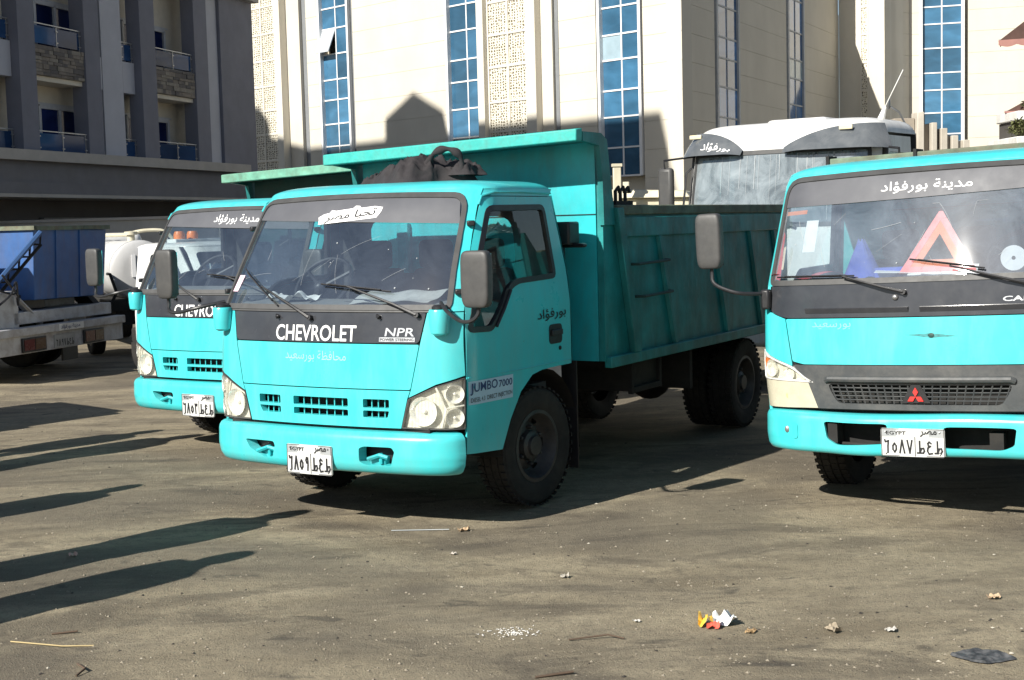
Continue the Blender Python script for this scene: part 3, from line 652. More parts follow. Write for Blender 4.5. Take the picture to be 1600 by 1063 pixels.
def plate(T, fn, u0, u1, v0, v1, num, d=.012):
    """Egyptian number plate: grey strip over white field, digits left, letters right"""
    o = obj('license_plate', patch(fn, rnd(rect(u0, v0, u1, v1), .012), d=d, th=.006, step=.2), 'plate', T)
    vm = v0+(v1-v0)*.70; w = u1-u0; h = v1-v0
    obj('header_strip', patch(fn, rect(u0+.008, vm, u1-.008, v1-.008), d=d+.0015, th=0, step=.3), 'platehead', o, fixn=False)
    t = word(fn, 'EGYPT', rect(u0+w*.09, vm+h*.08, u0+w*.40, v1-h*.09), d+.003, .012)
    t = word(fn, arabic('مصر'), rect(u0+w*.62, vm+h*.02, u0+w*.88, v1-h*.06), d+.003, .02, mb=t)
    glyphs(t, fn, num, u0+w*.04, u0+w*.52, v0+h*.14, v0+h*.58, h*.055, d+.003)
    glyphs(t, fn, 'TAT', u0+w*.56, u1-w*.03, v0+h*.14, v0+h*.56, h*.055, d+.003)
    stroke(t, fn, [(u0+w*.54, v0+.006), (u0+w*.54, vm)], .004, d+.002)
    for a, b in ((u0, v0), (u1, v0), (u0, v1), (u1, v1)): pass
    stroke(t, fn, [(u0+.004, v0+.004), (u1-.004, v0+.004), (u1-.004, v1-.004), (u0+.004, v1-.004), (u0+.004, v0+.004)], .004, d+.002)
    obj('plate_lettering', t, 'ink', o, fixn=False)
    sc = MB()
    for a, b in ((u0+.03, v1-.02), (u1-.03, v1-.02), (u0+.03, v0+.02), (u1-.03, v0+.02)): p = fn(a, b, d+.004); sc.ball(p, .006, 6, 4)
    obj('screw', sc, 'steel', o)
    return o
def mirror_set(T, root, bend, box, size, s, capmat='black'):
    """housing on a bent arm"""
    m = MB(); w, dp, h = size; n = 14
    def f(u, v):   # superellipsoid housing, flatter glass side
        cu, su, cv, sv_ = math.cos(u), math.sin(u), math.cos(v), math.sin(v); e = .32
        P = lambda c: math.copysign(abs(c)**e, c)
        tp = 1-.10*(sv_ < 0)*abs(sv_)
        return (box[0]+w/2*P(cu)*P(cv)*tp, box[1]+dp/2*P(su)*P(cv)*(1 if su < 0 else .8), box[2]+h/2*P(sv_))
    m.grid(f, [2*math.pi*i/28 for i in range(29)], [-math.pi/2+math.pi*j/16 for j in range(17)])
    o = obj('mirror_housing', m, 'mirror_grey', T, angle=50)
    g = MB(); g.box((box[0], box[1]+dp*.40, box[2]), (w*.84, .004, h*.88)); obj('mirror_glass', g, 'mirror_face', o)
    a = MB(); a.tube(smooth_path([root]+bend, 5), .0125, 8); a.tube([bend[-1], (bend[-1][0], bend[-1][1], bend[-1][2]+.04)], .02, 8)
    obj('mirror_arm', a, 'black', o)
    return o
def smooth_path(p, k=4):
    p = [Vector(q) for q in p]; out = []
    for i in range(len(p)-1):
        a, b, c, d = p[max(i-1, 0)], p[i], p[i+1], p[min(i+2, len(p)-1)]
        for j in range(k):
            t = j/k; out.append(.5*((2*b)+(c-a)*t+(2*a-5*b+4*c-d)*t*t+(3*b-a-3*c+d)*t**3))
    return out+[p[-1]]
def wiper(T, fn, piv, arm, b0, b1):
    m = MB(); P = lambda q, d: fn(q[0], q[1], d)
    m.tube([P(piv, .0), P(piv, .035)], .017, 8); m.tube([P(piv, .03), P(((piv[0]*.7+arm[0]*.3), piv[1]*.7+arm[1]*.3), .045), P(arm, .045)], [.012, .009, .006], 6)
    o = obj('wiper', m, 'black', T)
    b = MB(); k = 6; b.tube([P((b0[0]+(b1[0]-b0[0])*i/k, b0[1]+(b1[1]-b0[1])*i/k), .022) for i in range(k+1)], .0055, 5)
    b.tube([P((b0[0]+(b1[0]-b0[0])*i/8, b0[1]+(b1[1]-b0[1])*i/8), .036) for i in range(1, 8)], .005, 5)
    obj('wiper_blade', b, 'black', o); return o
def roof_skin(S, z0, y_rear, hw, ht, ew=6, nz=.34):
    """crowned roof from the windscreen header back to y_rear"""
    def f(a, b):
        x = hw*a; sx = abs(x); lo, hi = 0, S.smax
        k = lerp_tab(S.wt, z0)/S.w
        for _ in range(24):
            m_ = (lo+hi)/2
            if S.plan(m_)[0]*k < sx: lo = m_
            else: hi = m_
        yf = S.plan(lo)[1]+lerp_tab(S.yo, z0)
        y = yf+(y_rear-yf)*b
        ea = max(0, 1-abs(a)**ew)**(1/2.4); u = min(1, b/nz); eb = max(0, 1-(1-u)**2.2)**(1/2.0); v = min(1, (1-b)/.12); ec = max(0, 1-(1-v)**2.5)**(1/2.2)
        return (x, y, z0+ht*ea*eb*ec)
    us = [math.sin(math.pi/2*t/16)*1.0 for t in range(-16, 17)]; ws = [(1-math.cos(math.pi*t/22))/2 for t in range(23)]
    return MB().grid(f, us, ws)
def cab_interior(T, S, zd, y_back, wheel_at, hw=.84, ztop=2.04, yw=.0):
    m = MB(); m.bb(-hw, hw, .22, y_back-.06, .72, .80); obj('cab_floor', m, 'interior', T)
    d = MB(); n = 16
    us = [-.86+1.72*i/n for i in range(n+1)]
    d.grid(lambda a, b: (S(a*.99, zd, -.05)[0], S(a*.99, zd, -.05)[1]+b*(.40+.08*math.cos(a*2)), zd-.015+.03*math.sin(min(1, b)*2.6)+(0 if b < 1 else -(b-1)*.9)), us, [0, .25, .5, .75, 1, 1.15, 1.4])
    obj('dashboard', d, 'dash', T)
    x, y, z = wheel_at; w = MB(); tl = R(38)
    ring = [(x+.215*math.cos(t), y+.215*math.sin(t)*math.sin(tl), z+.215*math.sin(t)*math.cos(tl)) for t in [2*math.pi*i/28 for i in range(29)]]
    w.tube(ring, .015, 8, False)
    for t in (.5, 2.6, 4.7): w.tube([(x, y-.03, z-.02), (x+.21*math.cos(t), y+.21*math.sin(t)*math.sin(tl), z+.21*math.sin(t)*math.cos(tl))], .014, 6)
    w.ball((x, y-.03, z-.02), .05, 10, 6); w.tube([(x, y-.03, z-.02), (x, y-.3, z-.35)], .03, 8); obj('steering_wheel', w, 'black', T)
    for sx, wd in ((-.50, .50), (.22, .86)):
        st = MB(); st.bb(sx-wd/2, sx+wd/2, y_back-.62, y_back-.14, .95, 1.10); st.hexa([(sx-wd/2, y_back-.26, 1.08), (sx+wd/2, y_back-.26, 1.08), (sx+wd/2, y_back-.14, 1.08), (sx-wd/2, y_back-.14, 1.08), (sx-wd/2+.03, y_back-.14, 1.58), (sx+wd/2-.03, y_back-.14, 1.58), (sx+wd/2-.03, y_back-.06, 1.58), (sx-wd/2+.03, y_back-.06, 1.58)])
        so = obj('seat', st, 'seat', T, .05, seg=3)
        for hx in ((sx,) if wd < .6 else (sx-.2, sx+.22)):
            h = MB(); h.box((hx, y_back-.13, 1.68), (.26, .1, .2)); obj('headrest', h, 'seat', so, .04, seg=3)
    c = MB(); c.bb(-hw+.02, hw-.02, .62, y_back-.05, ztop, ztop+.02); obj('headliner', c, 'interior', T)
def dump_bed(T, y0=1.88, y1=5.75, hw=1.05, z0=.89, z1=1.95, paint='teal_bed', side_paint='teal_old_shaded', lip=(2.40, 2.475), lipy=1.50, canopy=True, lip_paint='lip_teal', ribs=(.82, 1.92, 2.75, 3.35)):
    m = MB(); m.bb(-hw+.05, hw-.05, y0+.08, y1-.04, z0+.02, z0+.08); bed = obj('dump_bed', m, side_paint, T)
    for s in (-1, 1):
        w = MB(); w.prism([(y0, z0), (y1, z0), (y1, z1), (y0+.20, z1), (y0+.02, z1+.2), (y0, z1+.2)], 'x', s*(hw-.045), s*hw); obj('side_panel', w, side_paint, bed)
        rl = MB(); rl.bb(min(s*(hw-.06), s*(hw+.035)), max(s*(hw-.06), s*(hw+.035)), y0+.20, y1+.03, z1-.03, z1+.04); obj('top_rail', rl, 'rust_green', bed, .008)
        r2 = MB(); r2.bb(min(s*hw, s*(hw+.03)), max(s*hw, s*(hw+.03)), y0+.24, y1, z1-.19, z1-.045); obj('upper_band', r2, side_paint, bed, .006)
        r3 = MB(); r3.bb(min(s*(hw-.02), s*(hw+.04)), max(s*(hw-.02), s*(hw+.04)), y0+.02, y1, z0-.05, z0+.03); obj('lower_rail', r3, side_paint, bed, .008)
        for k, dy in enumerate(ribs):
            rb = MB(); ya, yb = y0+dy+.10, y0+dy+.38
            rb.hexa([(s*hw, yb-.04, z0+.03), (s*(hw+.03), yb-.03, z0+.03), (s*(hw+.03), yb+.02, z0+.03), (s*hw, yb+.03, z0+.03), (s*hw, ya-.04, z1-.19), (s*(hw+.03), ya-.03, z1-.19), (s*(hw+.03), ya+.02, z1-.19), (s*hw, ya+.03, z1-.19)])
            obj('side_rib', rb, side_paint, bed, .004)
        fp = MB(); fp.hexa([(s*hw, y0+.40, z0+.03), (s*(hw+.05), y0+.40, z0+.03), (s*(hw+.05), y0+.50, z0+.03), (s*hw, y0+.50, z0+.03), (s*hw, y0+.14, z1+.02), (s*(hw+.05), y0+.14, z1+.02), (s*(hw+.05), y0+.24, z1+.02), (s*hw, y0+.24, z1+.02)]); obj('front_post', fp, side_paint, bed, .005)
        for (ya, yb, z) in ((.40, 1.0, 1.56), (.5, 1.05, 1.32)):
            st = MB(); st.tube([(s*hw, y0+ya, z), (s*(hw+.07), y0+ya+.02, z), (s*(hw+.07), y0+yb-.02, z+.012), (s*hw, y0+yb, z+.012)], .012, 6); obj('step_rung', st, 'bed_dark', bed)
    hb = MB(); hb.prism([(-hw, z0+.02), (-hw+.3, z0+.02), (.55, z0+.18), (hw-.09, z0+.02), (hw-.045, z0+.02), (hw-.045, 2.25), (-hw, 2.25)] if False else [(-hw+.05, z0), (hw-.05, z0), (hw-.05, lip[1]-.035 if canopy else 2.2), (-hw+.05, lip[0]-.035 if canopy else 2.2)], 'y', y0-.01, y0+.03); obj('headboard', hb, paint, bed)
    for xx in (-.62, 0, .62):
        rb = MB(); rb.bb(xx-.05, xx+.05, y0-.06, y0-.012, z0, 1.9); obj('headboard_rib', rb, paint, bed, .006)
    sm = MB(); sm.bb(-hw+.05, hw-.05, y0-.018, y0-.012, 1.925, 1.93); obj('seam', sm, 'ink', bed)
    if canopy:
        cv = MB(); zl, zr = lip; N = 8
        def cf(a, b):  # curved hood sheet from the headboard top forward to the lip
            t = b; zc = zl+(zr-zl)*(a+1)/2
            return (a*(hw+.0), y0+.05+(lipy-y0-.05)*t, zc-.012+.0*t)
        us = [-1+i/6 for i in range(13)]; ws = [j/N for j in range(N+1)]
        top = MB().grid(cf, us, ws); n0 = len(top.v); top.grid(lambda a, b: tuple(Vector(cf(a, b))-Vector((0, .0, .03))), us, ws)
        obj('hood_sheet', top, side_paint, bed)
        lp = MB(); lp.hexa([(-hw-.02, lipy-.035, zl-.055), (hw+.02, lipy-.035, zr-.055), (hw+.02, lipy+.05, zr-.055), (-hw-.02, lipy+.05, zl-.055), (-hw-.02, lipy-.035, zl+.025), (hw+.02, lipy-.035, zr+.025), (hw+.02, lipy+.06, zr+.035), (-hw-.02, lipy+.06, zl+.035)]); obj('hood_lip', lp, lip_paint, bed, .008)
        for s, zc in ((-1, zl), (1, zr)):
            gs = MB(); gs.prism([(y0-.02, z1-.1), (y0+.16, z1-.1), (y0+.05, zc-.03), (y0-.04, zc+.012), (lipy+.06, zc+.012), (lipy+.06, zc-.05), (y0-.07, zc-.075), (y0-.03, zc-.30)], 'x', s*(hw-.02), s*(hw+.02)); obj('hood_gusset', gs, 'teal_old_shaded', bed)
    tg = MB(); tg.bb(-hw+.05, hw-.05, y1-.04, y1, z0+.1, z1-.05)
    for xx in (-.7, 0, .7): tg.bb(xx-.04, xx+.04, y1, y1+.05, z0+.1, z1-.06)
    obj('tailgate', tg, side_paint, bed)
    sf = MB()
    for s in (-1, 1): sf.bb(s*.42-.05, s*.42+.05, y0+.15, y1, z0-.12, z0+.01)
    for yy in (2.2, 3.0, 3.8, 4.6, 5.4): sf.bb(-hw+.08, hw-.08, yy-.04, yy+.04, z0-.07, z0+.015)
    sf.tube([(0, 2.6, .75), (0, 3.9, .85)], .09, 10); obj('bed_subframe', sf, 'chassis', T)
    gd = MB(); gd.bb(.55, .98, 3.55, 3.60, .50, .86); gd.bb(.55, 1.0, 4.05, 5.75, .855, .875) ; obj('rear_guard', gd, 'chassis', T)
    hk = MB(); hk.bb(hw-.06, hw-.01, y0+.24, y0+.52, z1+.04, z1+.07)
    for yy in (.28, .36, .44): hk.tube([(hw-.035, y0+yy, z1+.05), (hw-.035, y0+yy, z1+.14), (hw-.035, y0+yy+.05, z1+.17), (hw-.035, y0+yy+.07, z1+.13)], .013, 6)
    obj('rope_hook', hk, 'chassis', bed)
    return bed
# ---------------------------------------------------------------- small cab-over dump truck
BUM = Surf(.66, -.09, -.045, .970, .165, [(.3, 0), (.7, 0)], [(.3, .970), (.7, .970)])
BPROF = [(0, -.16, .632), (.1, -.06, .630), (.2, -.018, .618), (.28, 0, .590), (.6, .004, .48), (.78, -.006, .42), (.88, -.03, .378), (.94, -.07, .362), (1, -.15, .358)]
def bumper_fn(u, v, d=0):
    for (a, b, c), (a2, b2, c2) in zip(BPROF, BPROF[1:]):
        if v <= a2+1e-9: t = (v-a)/(a2-a); off = b+(b2-b)*t; z = c+(c2-c)*t; break
    else: off, z = BPROF[-1][1:]
    x, y, _ = BUM(u, .5, off+d); return (x, y, z)
def bumper_zfn(u, z, d=0):
    x, y, _ = BUM(u, .5, d); return (x, y, z)
def smears(fn, wg, seed, z0=1.42, z1=1.86, w=.8, n=9, col=.32, wd=1.0):
    rq = random.Random(seed); m = MB()
    for k in range(n):
        a = rq.uniform(-w, w); z = rq.uniform(z0, z1-.08); L = rq.uniform(.05, .30); cv = rq.uniform(-.55, .55)*L*2.2; dr = rq.choice((rq.uniform(.9, 2.2), rq.uniform(.1, .7))); t = rq.uniform(.0008, .0018)*wd; pts = []
        for i in range(9): q = i/8; an = dr+cv*q; pts.append((a+L*q*math.cos(an), min(z1, z+L*q*math.sin(an))))
        if all(abs(p[0]) < w+.05 for p in pts): stroke(m, fn, pts, t, .003)
    for k in range(7):
        a, z = rq.uniform(-w, w), rq.uniform(z0, z1); r = rq.uniform(.0015, .005); m.add([fn(a+r*math.cos(i*1.05)*rq.uniform(.5, 1.6), z+r*math.sin(i*1.05), .003) for i in range(6)], [tuple(range(6))])
    obj('dust_smear', m, mat('dust_smear_%d' % int(col*100), (col*.93, col, col*1.06), .7), wg, kind='stuff', fixn=False)
def make_npr(label, loc, yaw, num, visor, detail=True, group=None):
    S = NPR; T = thing('dump_truck', label, 'dump truck', loc, yaw, 0, group)
    fn = lambda u, v, d=0: S(u, v, d)
    sy = lambda y, z: S.s_of_y(y, z)
    # -- cab shell: pillars and header round the windscreen
    ws_o = rnd([(-.892, 1.378), (.892, 1.378), (.878, 2.06), (-.878, 2.06)], [.035, .035, .1, .1])
    ws_o = [(a, b+(.018*(1-(a/.88)**2) if b > 1.9 else 0)) for a, b in dens(ws_o, .12)]
    shell = patch(fn, [(-.985, 1.36), (.985, 1.36), (.97, 1.6), (.957, 1.82), (.957, 2.06), (.957, 2.105), (-.957, 2.105), (-.957, 1.82), (-.97, 1.6)], [ws_o], 0, .02, .06)
    cab = obj('cab', shell, 'teal', T)
    obj('roof', roof_skin(S, 2.10, 1.40, .892, .066), 'teal', T, angle=50)
    for s in (-1, 1): m = MB(); m.tube([S(s*.963, 2.0, .004), S(s*.966, 2.05, .006), S(s*sy(.66, 2.075), 2.076, .008), S(s*sy(1.0, 2.08), 2.08, .008), S(s*sy(1.385, 2.07), 2.072, .006)], .007, 6); obj('drip_rail', m, 'teal', T)
    for s in (-1, 1): obj('roof_side', MB().grid(lambda a, b: S(s*a, b, 0), [sy(.57+.83*i/10, 2.08) for i in range(11)], [2.055, 2.07, 2.085, 2.103]), 'teal', T)
    # -- windscreen
    gk = obj('windscreen_seal', patch(fn, inset(ws_o, -.012), [inset(ws_o, .02)], .010, .02, .06), 'gasket', T)
    wg = obj('windscreen', patch(fn, inset(ws_o, .012), (), -.002, 0, .09), 'glass', T)
    vz = lambda a: 1.912-.032*a
    band = [(-.862, vz(-.862)), (-.4, vz(-.4)), (0, vz(0)), (.4, vz(.4)), (.866, vz(.866))]+[p for p in reversed([(-.862+.03, 2.045), (-.8, 2.056), (-.4, 2.068), (0, 2.072), (.4, 2.068), (.8, 2.056), (.862-.03, 2.045)])]
    obj('sun_strip', patch(fn, band, (), .004, 0, .07), 'visor', wg, fixn=False)
    if visor == 'sticker':
        stk = [(-.245, 1.899), (0, 1.916), (.236, 1.934), (.262, 1.972), (.268, 2.0), (.2, 2.008), (.09, 1.999), (.075, 2.012), (.04, 2.014), (.02, 1.998), (-.12, 1.985), (-.16, 1.99), (-.175, 1.972), (-.22, 1.965), (-.262, 1.945), (-.25, 1.925)]
        so = obj('windscreen_sticker', patch(fn, stk, (), .006, 0, .06), 'white', wg, fixn=False)
        obj('sticker_lettering', word(fn, arabic('تحيا مصر'), [(-.20, 1.903), (.215, 1.938), (.225, 2.003), (-.19, 1.968)], .0085, .012), 'ink', so, fixn=False)
        obj('tax_label', patch(fn, [(-.865, 1.475), (-.80, 1.475), (-.775, 1.58), (-.838, 1.58)], (), .004, 0, .1), mat('pink_label', (.75, .55, .66), .5), wg, fixn=False)
    else:
        obj('visor_lettering', word(fn, arabic(visor), [(-.20, 1.945), (.335, 1.935), (.335, 2.02), (-.20, 2.03)], .0065, .004), 'white', wg, fixn=False)
    smears(fn, wg, 17 if detail else 9)
    # -- front panels, with real gaps, over a dark backing
    obj('backing', patch(fn, [(-.985, 1.372), (.985, 1.372), (1.0, .975), (.82, .925), (.655, .845), (.60, .64), (-.60, .64), (-.655, .845), (-.82, .925), (-1.0, .975)], [rect(-.56, .68, .56, .85)], -.016, .004, .12), 'ink', T)
    gm = MB(); gm.grid(lambda a, b: S(a, b, -.10), [-.6+1.2*i/8 for i in range(9)], [.64, .75, .88]); obj('radiator', gm, 'chassis', T)
    obj('hood', patch(fn, rnd([(-.657, .889), (.657, .889), (.716, 1.163), (-.716, 1.163)], .012), (), .002, .014, .08), 'teal', T)
    bp = obj('fascia_panel', patch(fn, rnd([(-.716, 1.170), (.716, 1.170), (.752, 1.352), (-.752, 1.352)], [.03, .03, .01, .01]), (), .004, .014, .08), 'panel', T)
    obj('cowl', patch(fn, rect(-.90, 1.356, .90, 1.384), (), .005, .03, .1), 'gasket', T)
    holes = []
    for a0, a1 in ((-.512, -.326), (-.215, .215), (.326, .512)):
        for z0, z1 in ((.712, .755), (.772, .826)):
            k = .025*(z0 < .76) ; holes.append(rnd([(a0+(k if a0 < -.3 else 0), z0), (a1-(k*.5 if a1 > .3 else 0), z0), (a1, z1), (a0, z1)], .008, 2))
    gr = obj('grille_panel', patch(fn, [(-.655, .882), (.655, .882), (.637, .835), (.592, .652), (-.592, .652), (-.637, .835)], holes, .002, .05, .07), 'teal', T)
    for a0, a1, n in ((-.512, -.326, 4), (-.215, .215, 7), (.326, .512, 4)):
        for k in range(1, n): sl = MB(); x = a0+(a1-a0)*k/n; sl.tube([S(x, .705, -.03), S(x, .83, -.03)], .004, 5); obj('grille_bar', sl, 'teal', gr)
    seam = lambda z: sy(.165, z) if z < 1.3 else .985
    for s in (1, -1):
        P = lambda q: q if s > 0 else mirror_pts(q)
        obj('corner_panel', patch(fn, P([(.760, 1.353), (.983, 1.353), (.986, 1.25), (.995, 1.1), (1.003, .972), (.823, .923), (.647, .842), (.663, .889), (.723, 1.165)]), (), .002, .014, .06), 'teal', T)
        full = P(rnd([(.596, .653), (.643, .833), (.823, .913), (1.004, .960), (1.008, .645)], .01, 2))
        ho = obj('headlight', patch(fn, full, [], -.026, .01, .08), 'lamp', T)
        obj('lamp_rim', patch(fn, full, [inset(full, .006)], .005, .032, .06), 'gasket', ho)
        for cx, cz, rr in ((.742, .758, .088), (.94, .862, .056), (.94, .717, .056)):
            b = MB(); c0 = Vector(S(s*cx, cz, -.018)); nn = (Vector(S(s*cx, cz, .05))-c0).normalized(); q = nn.to_track_quat('Z', 'Y')
            bowl = MB().lathe([(rr*1.02, .020), (rr, .020), (rr*.93, .008), (rr*.72, -.012), (rr*.45, -.024), (rr*.16, -.030), (0, -.031)], 'z', n=28, cap=False)
            b.add([q @ Vector(v)+c0 for v in bowl.v], bowl.f); ro = obj('reflector', b, 'chrome', ho, fixn=False); bu = MB().ball(tuple(c0), (rr*.17, rr*.17, rr*.17), 10, 8); obj('bulb', bu, 'paper', ro)
        dv = MB(); dv.tube([S(s*.823, .905, -.004), S(s*.885, .772, -.004), S(s*.858, .66, -.004)], .009, 6); dv.tube([S(s*.885, .775, -.004), S(s*1.0, .79, -.004)], .007, 6); obj('lamp_divider', dv, 'lamp', ho)
        fl_ = MB()
        for k in range(15):
            a_ = .645+.022*k; zt = (.833+(a_-.643)*.444 if a_ < .823 else .913+(a_-.823)*.26)-.012; fl_.tube([S(s*a_, .662, .002), S(s*a_, zt, .002)], .0016, 4)
        obj('lens_flute', fl_, 'lens', ho, kind='stuff'); obj('lens', patch(fn, inset(full, .006), (), .004, 0, .07), 'lens', ho)
        # mirror bracket cover
        c0 = Vector(S(s*.845, 1.30, .035)); cv = MB().lathe([(0, -.085), (.035, -.083), (.056, -.07), (.062, -.03), (.066, .06), (.06, .072), (0, .074)], 'z', c0, 20); mo = obj('mirror_bracket', cv, 'teal', T)
        cp = MB().lathe([(.046, .074), (.046, .088), (.03, .1), (0, .102)], 'z', c0, 16); obj('bracket_cap', cp, 'black', mo)
        # hinges on the pillar
        for z in (1.47, 1.88): hg = MB(); c1 = S(s*.935, z, .012); hg.box(c1, (.05, .05, .035), (0, 0, s*35)); obj('pillar_hinge', hg, 'black', cab, .008)
        # nozzle
    for a, z in ((-.345, 1.325), (.435, 1.33)): nz = MB(); nz.ball(S(a, z, .012), (.016, .016, .012), 8, 6); nz.tube([S(a-.012, z+.01, .01), S(a+.012, z-.012, .03)], .008, 6); obj('washer_nozzle', nz, 'black', bp)
    mirror_set(T, S(.845, 1.395, .04), [(.97, -.03, 1.37), (1.06, -.03, 1.315), (1.13, -.02, 1.318), (1.165, 0, 1.36), (1.165, 0, 1.42)], (1.165, -.005, 1.56), (.19, .085, .335), 1)
    mirror_set(T, S(-.845, 1.395, .04), [(-1.0, -.04, 1.375), (-1.16, -.03, 1.345), (-1.25, -.02, 1.355), (-1.272, 0, 1.40), (-1.272, 0, 1.44)], (-1.27, -.005, 1.60), (.15, .085, .33), -1)
    wiper(T, fn, (-.072, 1.319), (-.526, 1.494), (-.768, 1.612), (-.353, 1.382))
    wiper(T, fn, (.700, 1.339), (.185, 1.496), (-.04, 1.519), (.497, 1.472))
    # -- lettering on the front
    obj('maker_lettering', word(fn, 'CHEVROLET', rect(-.356, 1.176, .279, 1.276), .0065, .012), 'white', bp, fixn=False)
    if detail:
        obj('model_badge', word(fn, 'NPR', [(.482, 1.212), (.682, 1.212), (.690, 1.262), (.490, 1.262)], .0065, .012), 'silver', bp, fixn=False)
        sb = MB(); sb.add([S(a, z, .006) for a, z in rect(.445, 1.179, .688, 1.205)], [(0, 1, 2, 3)]); sbo = obj('badge_strip', sb, 'silver', bp, fixn=False)
        obj('strip_lettering', word(fn, 'POWER STEERING', rect(.452, 1.184, .681, 1.200), .0075, .01), 'ink', sbo, fixn=False)
        obj('faded_lettering', word(fn, arabic('محافظة بورسعيد'), [(-.275, 1.045), (.205, 1.04), (.205, 1.115), (-.275, 1.12)], .0035, .0), 'pink', T, fixn=False)
    # -- bumper
    hl = [rnd([(-.585, .42), (-.565, .58), (-.335, .58), (-.35, .70), (-.375, .76), (-.50, .76)][::1], .02, 2), rnd([(.325, .46), (.36, .42), (.555, .42), (.575, .5), (.545, .76), (.36, .76), (.325, .70)], .02, 2)]
    hl[0] = rnd([(-.60, .44), (-.35, .44), (-.335, .52), (-.365, .75), (-.44, .76), (-.56, .60)], .025, 3)
    bo = obj('bumper', patch(bumper_fn, rect(-1.035, 0, 1.035, 1), hl, 0, .02, .045), 'teal', T, angle=50)
    for h in hl:
        rc = MB(); q = dens(h, .05); n = len(q); rc.add([bumper_fn(a, b, 0) for a, b in q]+[bumper_fn(a, b, -.07) for a, b in inset(q, .012)], [(i, (i+1) % n, (i+1) % n+n, i+n) for i in range(n)]); obj('bumper_recess', rc, 'teal', bo)
        cx = sum(p[0] for p in h)/len(h); pk = MB().bb(cx-.15, cx+.15, .02, .03, .40, .54); obj('recess_back', pk, 'ink', bo)
        tw = MB(); tw.bb(cx-.06, cx+.05, -.03, .03, .43, .475); tw.tube([(cx-.06, -.055, .46), (cx+.03, -.06, .49), (cx+.08, -.045, .475)], .014, 6); tw.tube([(cx+.03, -.045, .435), (cx+.03, -.045, .50)], .012, 6); obj('tow_hook', tw, 'teal_bed', bo)
    plate(T, bumper_zfn, -.228, .132, .345, .530, num)
    gp = MB(); gp.bb(-.78, .78, .03, .14, .60, .655); obj('bumper_gap_beam', gp, 'chassis', T)
    # -- doors and sides
    for s in (1, -1):
        fs = (lambda u, v, d=0: S(sy(u, v)*s, v, d))
        seamy = lambda z: (.172 if z < 1.0 else .172+(z-1.0)*.02) if z < 1.3 else None
        front = [(.168, .49), (.172, 1.0), (.185, 1.28)]+[(S.plan(.968)[1]+lerp_tab(S.yo, z), z) for z in (1.42, 1.6, 1.8, 1.95, 2.05)]
        outer = front+[(1.395, 2.05), (1.43, 1.85), (1.485, 1.56), (1.495, 1.2), (1.495, .915), (1.25, .915), (1.08, .912), (.95, .893), (.80, .80), (.67, .64), (.567, .46)]
        wy = lambda z: S.plan(.968)[1]+lerp_tab(S.yo, z)+.055
        win = rnd([(wy(1.245)-.01, 1.235), (.455, 1.225), (.545, 1.30), (.72, 1.475), (.83, 1.502), (1.325, 1.515), (1.275, 1.99), (wy(1.985), 1.985), (wy(1.7), 1.7), (wy(1.5), 1.5)], [.04, .04, .02, .06, .03, .05, .05, .05, .02, .02], 3)
        do = obj('door', patch(fs, outer, [win], 0, .022, .075), 'teal', T, angle=40)
        obj('window_seal', patch(fs, inset(win, -.010), [inset(win, .026)], .005, .03, .08), 'black', do)
        obj('door_window', patch(fs, inset(win, .012), (), -.010, 0, .1), 'side_glass', do)
        obj('door_trim', patch(fs, inset(outer, .03), [inset(win, -.012)], -.026, .01, .15), 'interior', do)
        br = MB(); br.tube([fs(.70, 1.455, .008), fs(.60, 1.35, .008), fs(.50, 1.245, .008)], .013, 6); obj('quarter_pillar', br, 'black', do)
        qt = MB(); qt.add([fs(a, b, .004) for a, b in ((.475, 1.24), (.50, 1.255), (.70, 1.47), (.665, 1.47))], [(0, 1, 2, 3)]); obj('quarter_trim', qt, 'mirror_grey', do, fixn=False)
        hp = rnd(rect(1.185, 1.07, 1.36, 1.20), .035, 4); ho = obj('door_handle', patch(fs, hp, (), .006, .012, .08), 'black', do); hb = MB(); hb.bb(min(s*.986, s*1.004), max(s*.986, s*1.004), 1.20, 1.345, 1.125, 1.165); obj('handle_grip', hb, 'black', ho, .006)
        ky = MB().lathe([(.014, 0), (.014, s*.008), (0, s*.008)], 'x', (s*.98, 1.33, 1.035), 10); obj('key_lock', ky, 'chassis', do)
        cr = MB(); cr.tube([fs(.18, .955, .001), fs(.7, .945, .002), fs(1.49, .945, .002)], .004, 5); obj('door_crease', cr, 'teal', do)
        # rear corner of the cab
        rp = MB(); rp.grid(lambda a, z: (s*lerp_tab(S.wt, z)*(1-.0*a)-s*.05*a*a, (1.40 if z > 2.04 else 1.50+(0-.1)*max(0, (z-1.5)/.55))+.012+.05*a, z), [0, .5, 1], [.93, 1.2, 1.5, 1.8, 2.06]); obj('rear_corner', rp, 'teal', T)
        fl = MB(); fl.grid(lambda t, x: (s*x, 1.10+.55*math.cos(t), .36+.56*math.sin(t)), [R(a) for a in range(-5, 190, 15)], [.55, .95]); obj('wheel_arch', fl, 'chassis', T)
        mf = MB(); mf.bb(min(s*.62, s*.96), max(s*.62, s*.96), 1.60, 1.615, .17, .92); obj('mud_flap', mf, 'black', T)
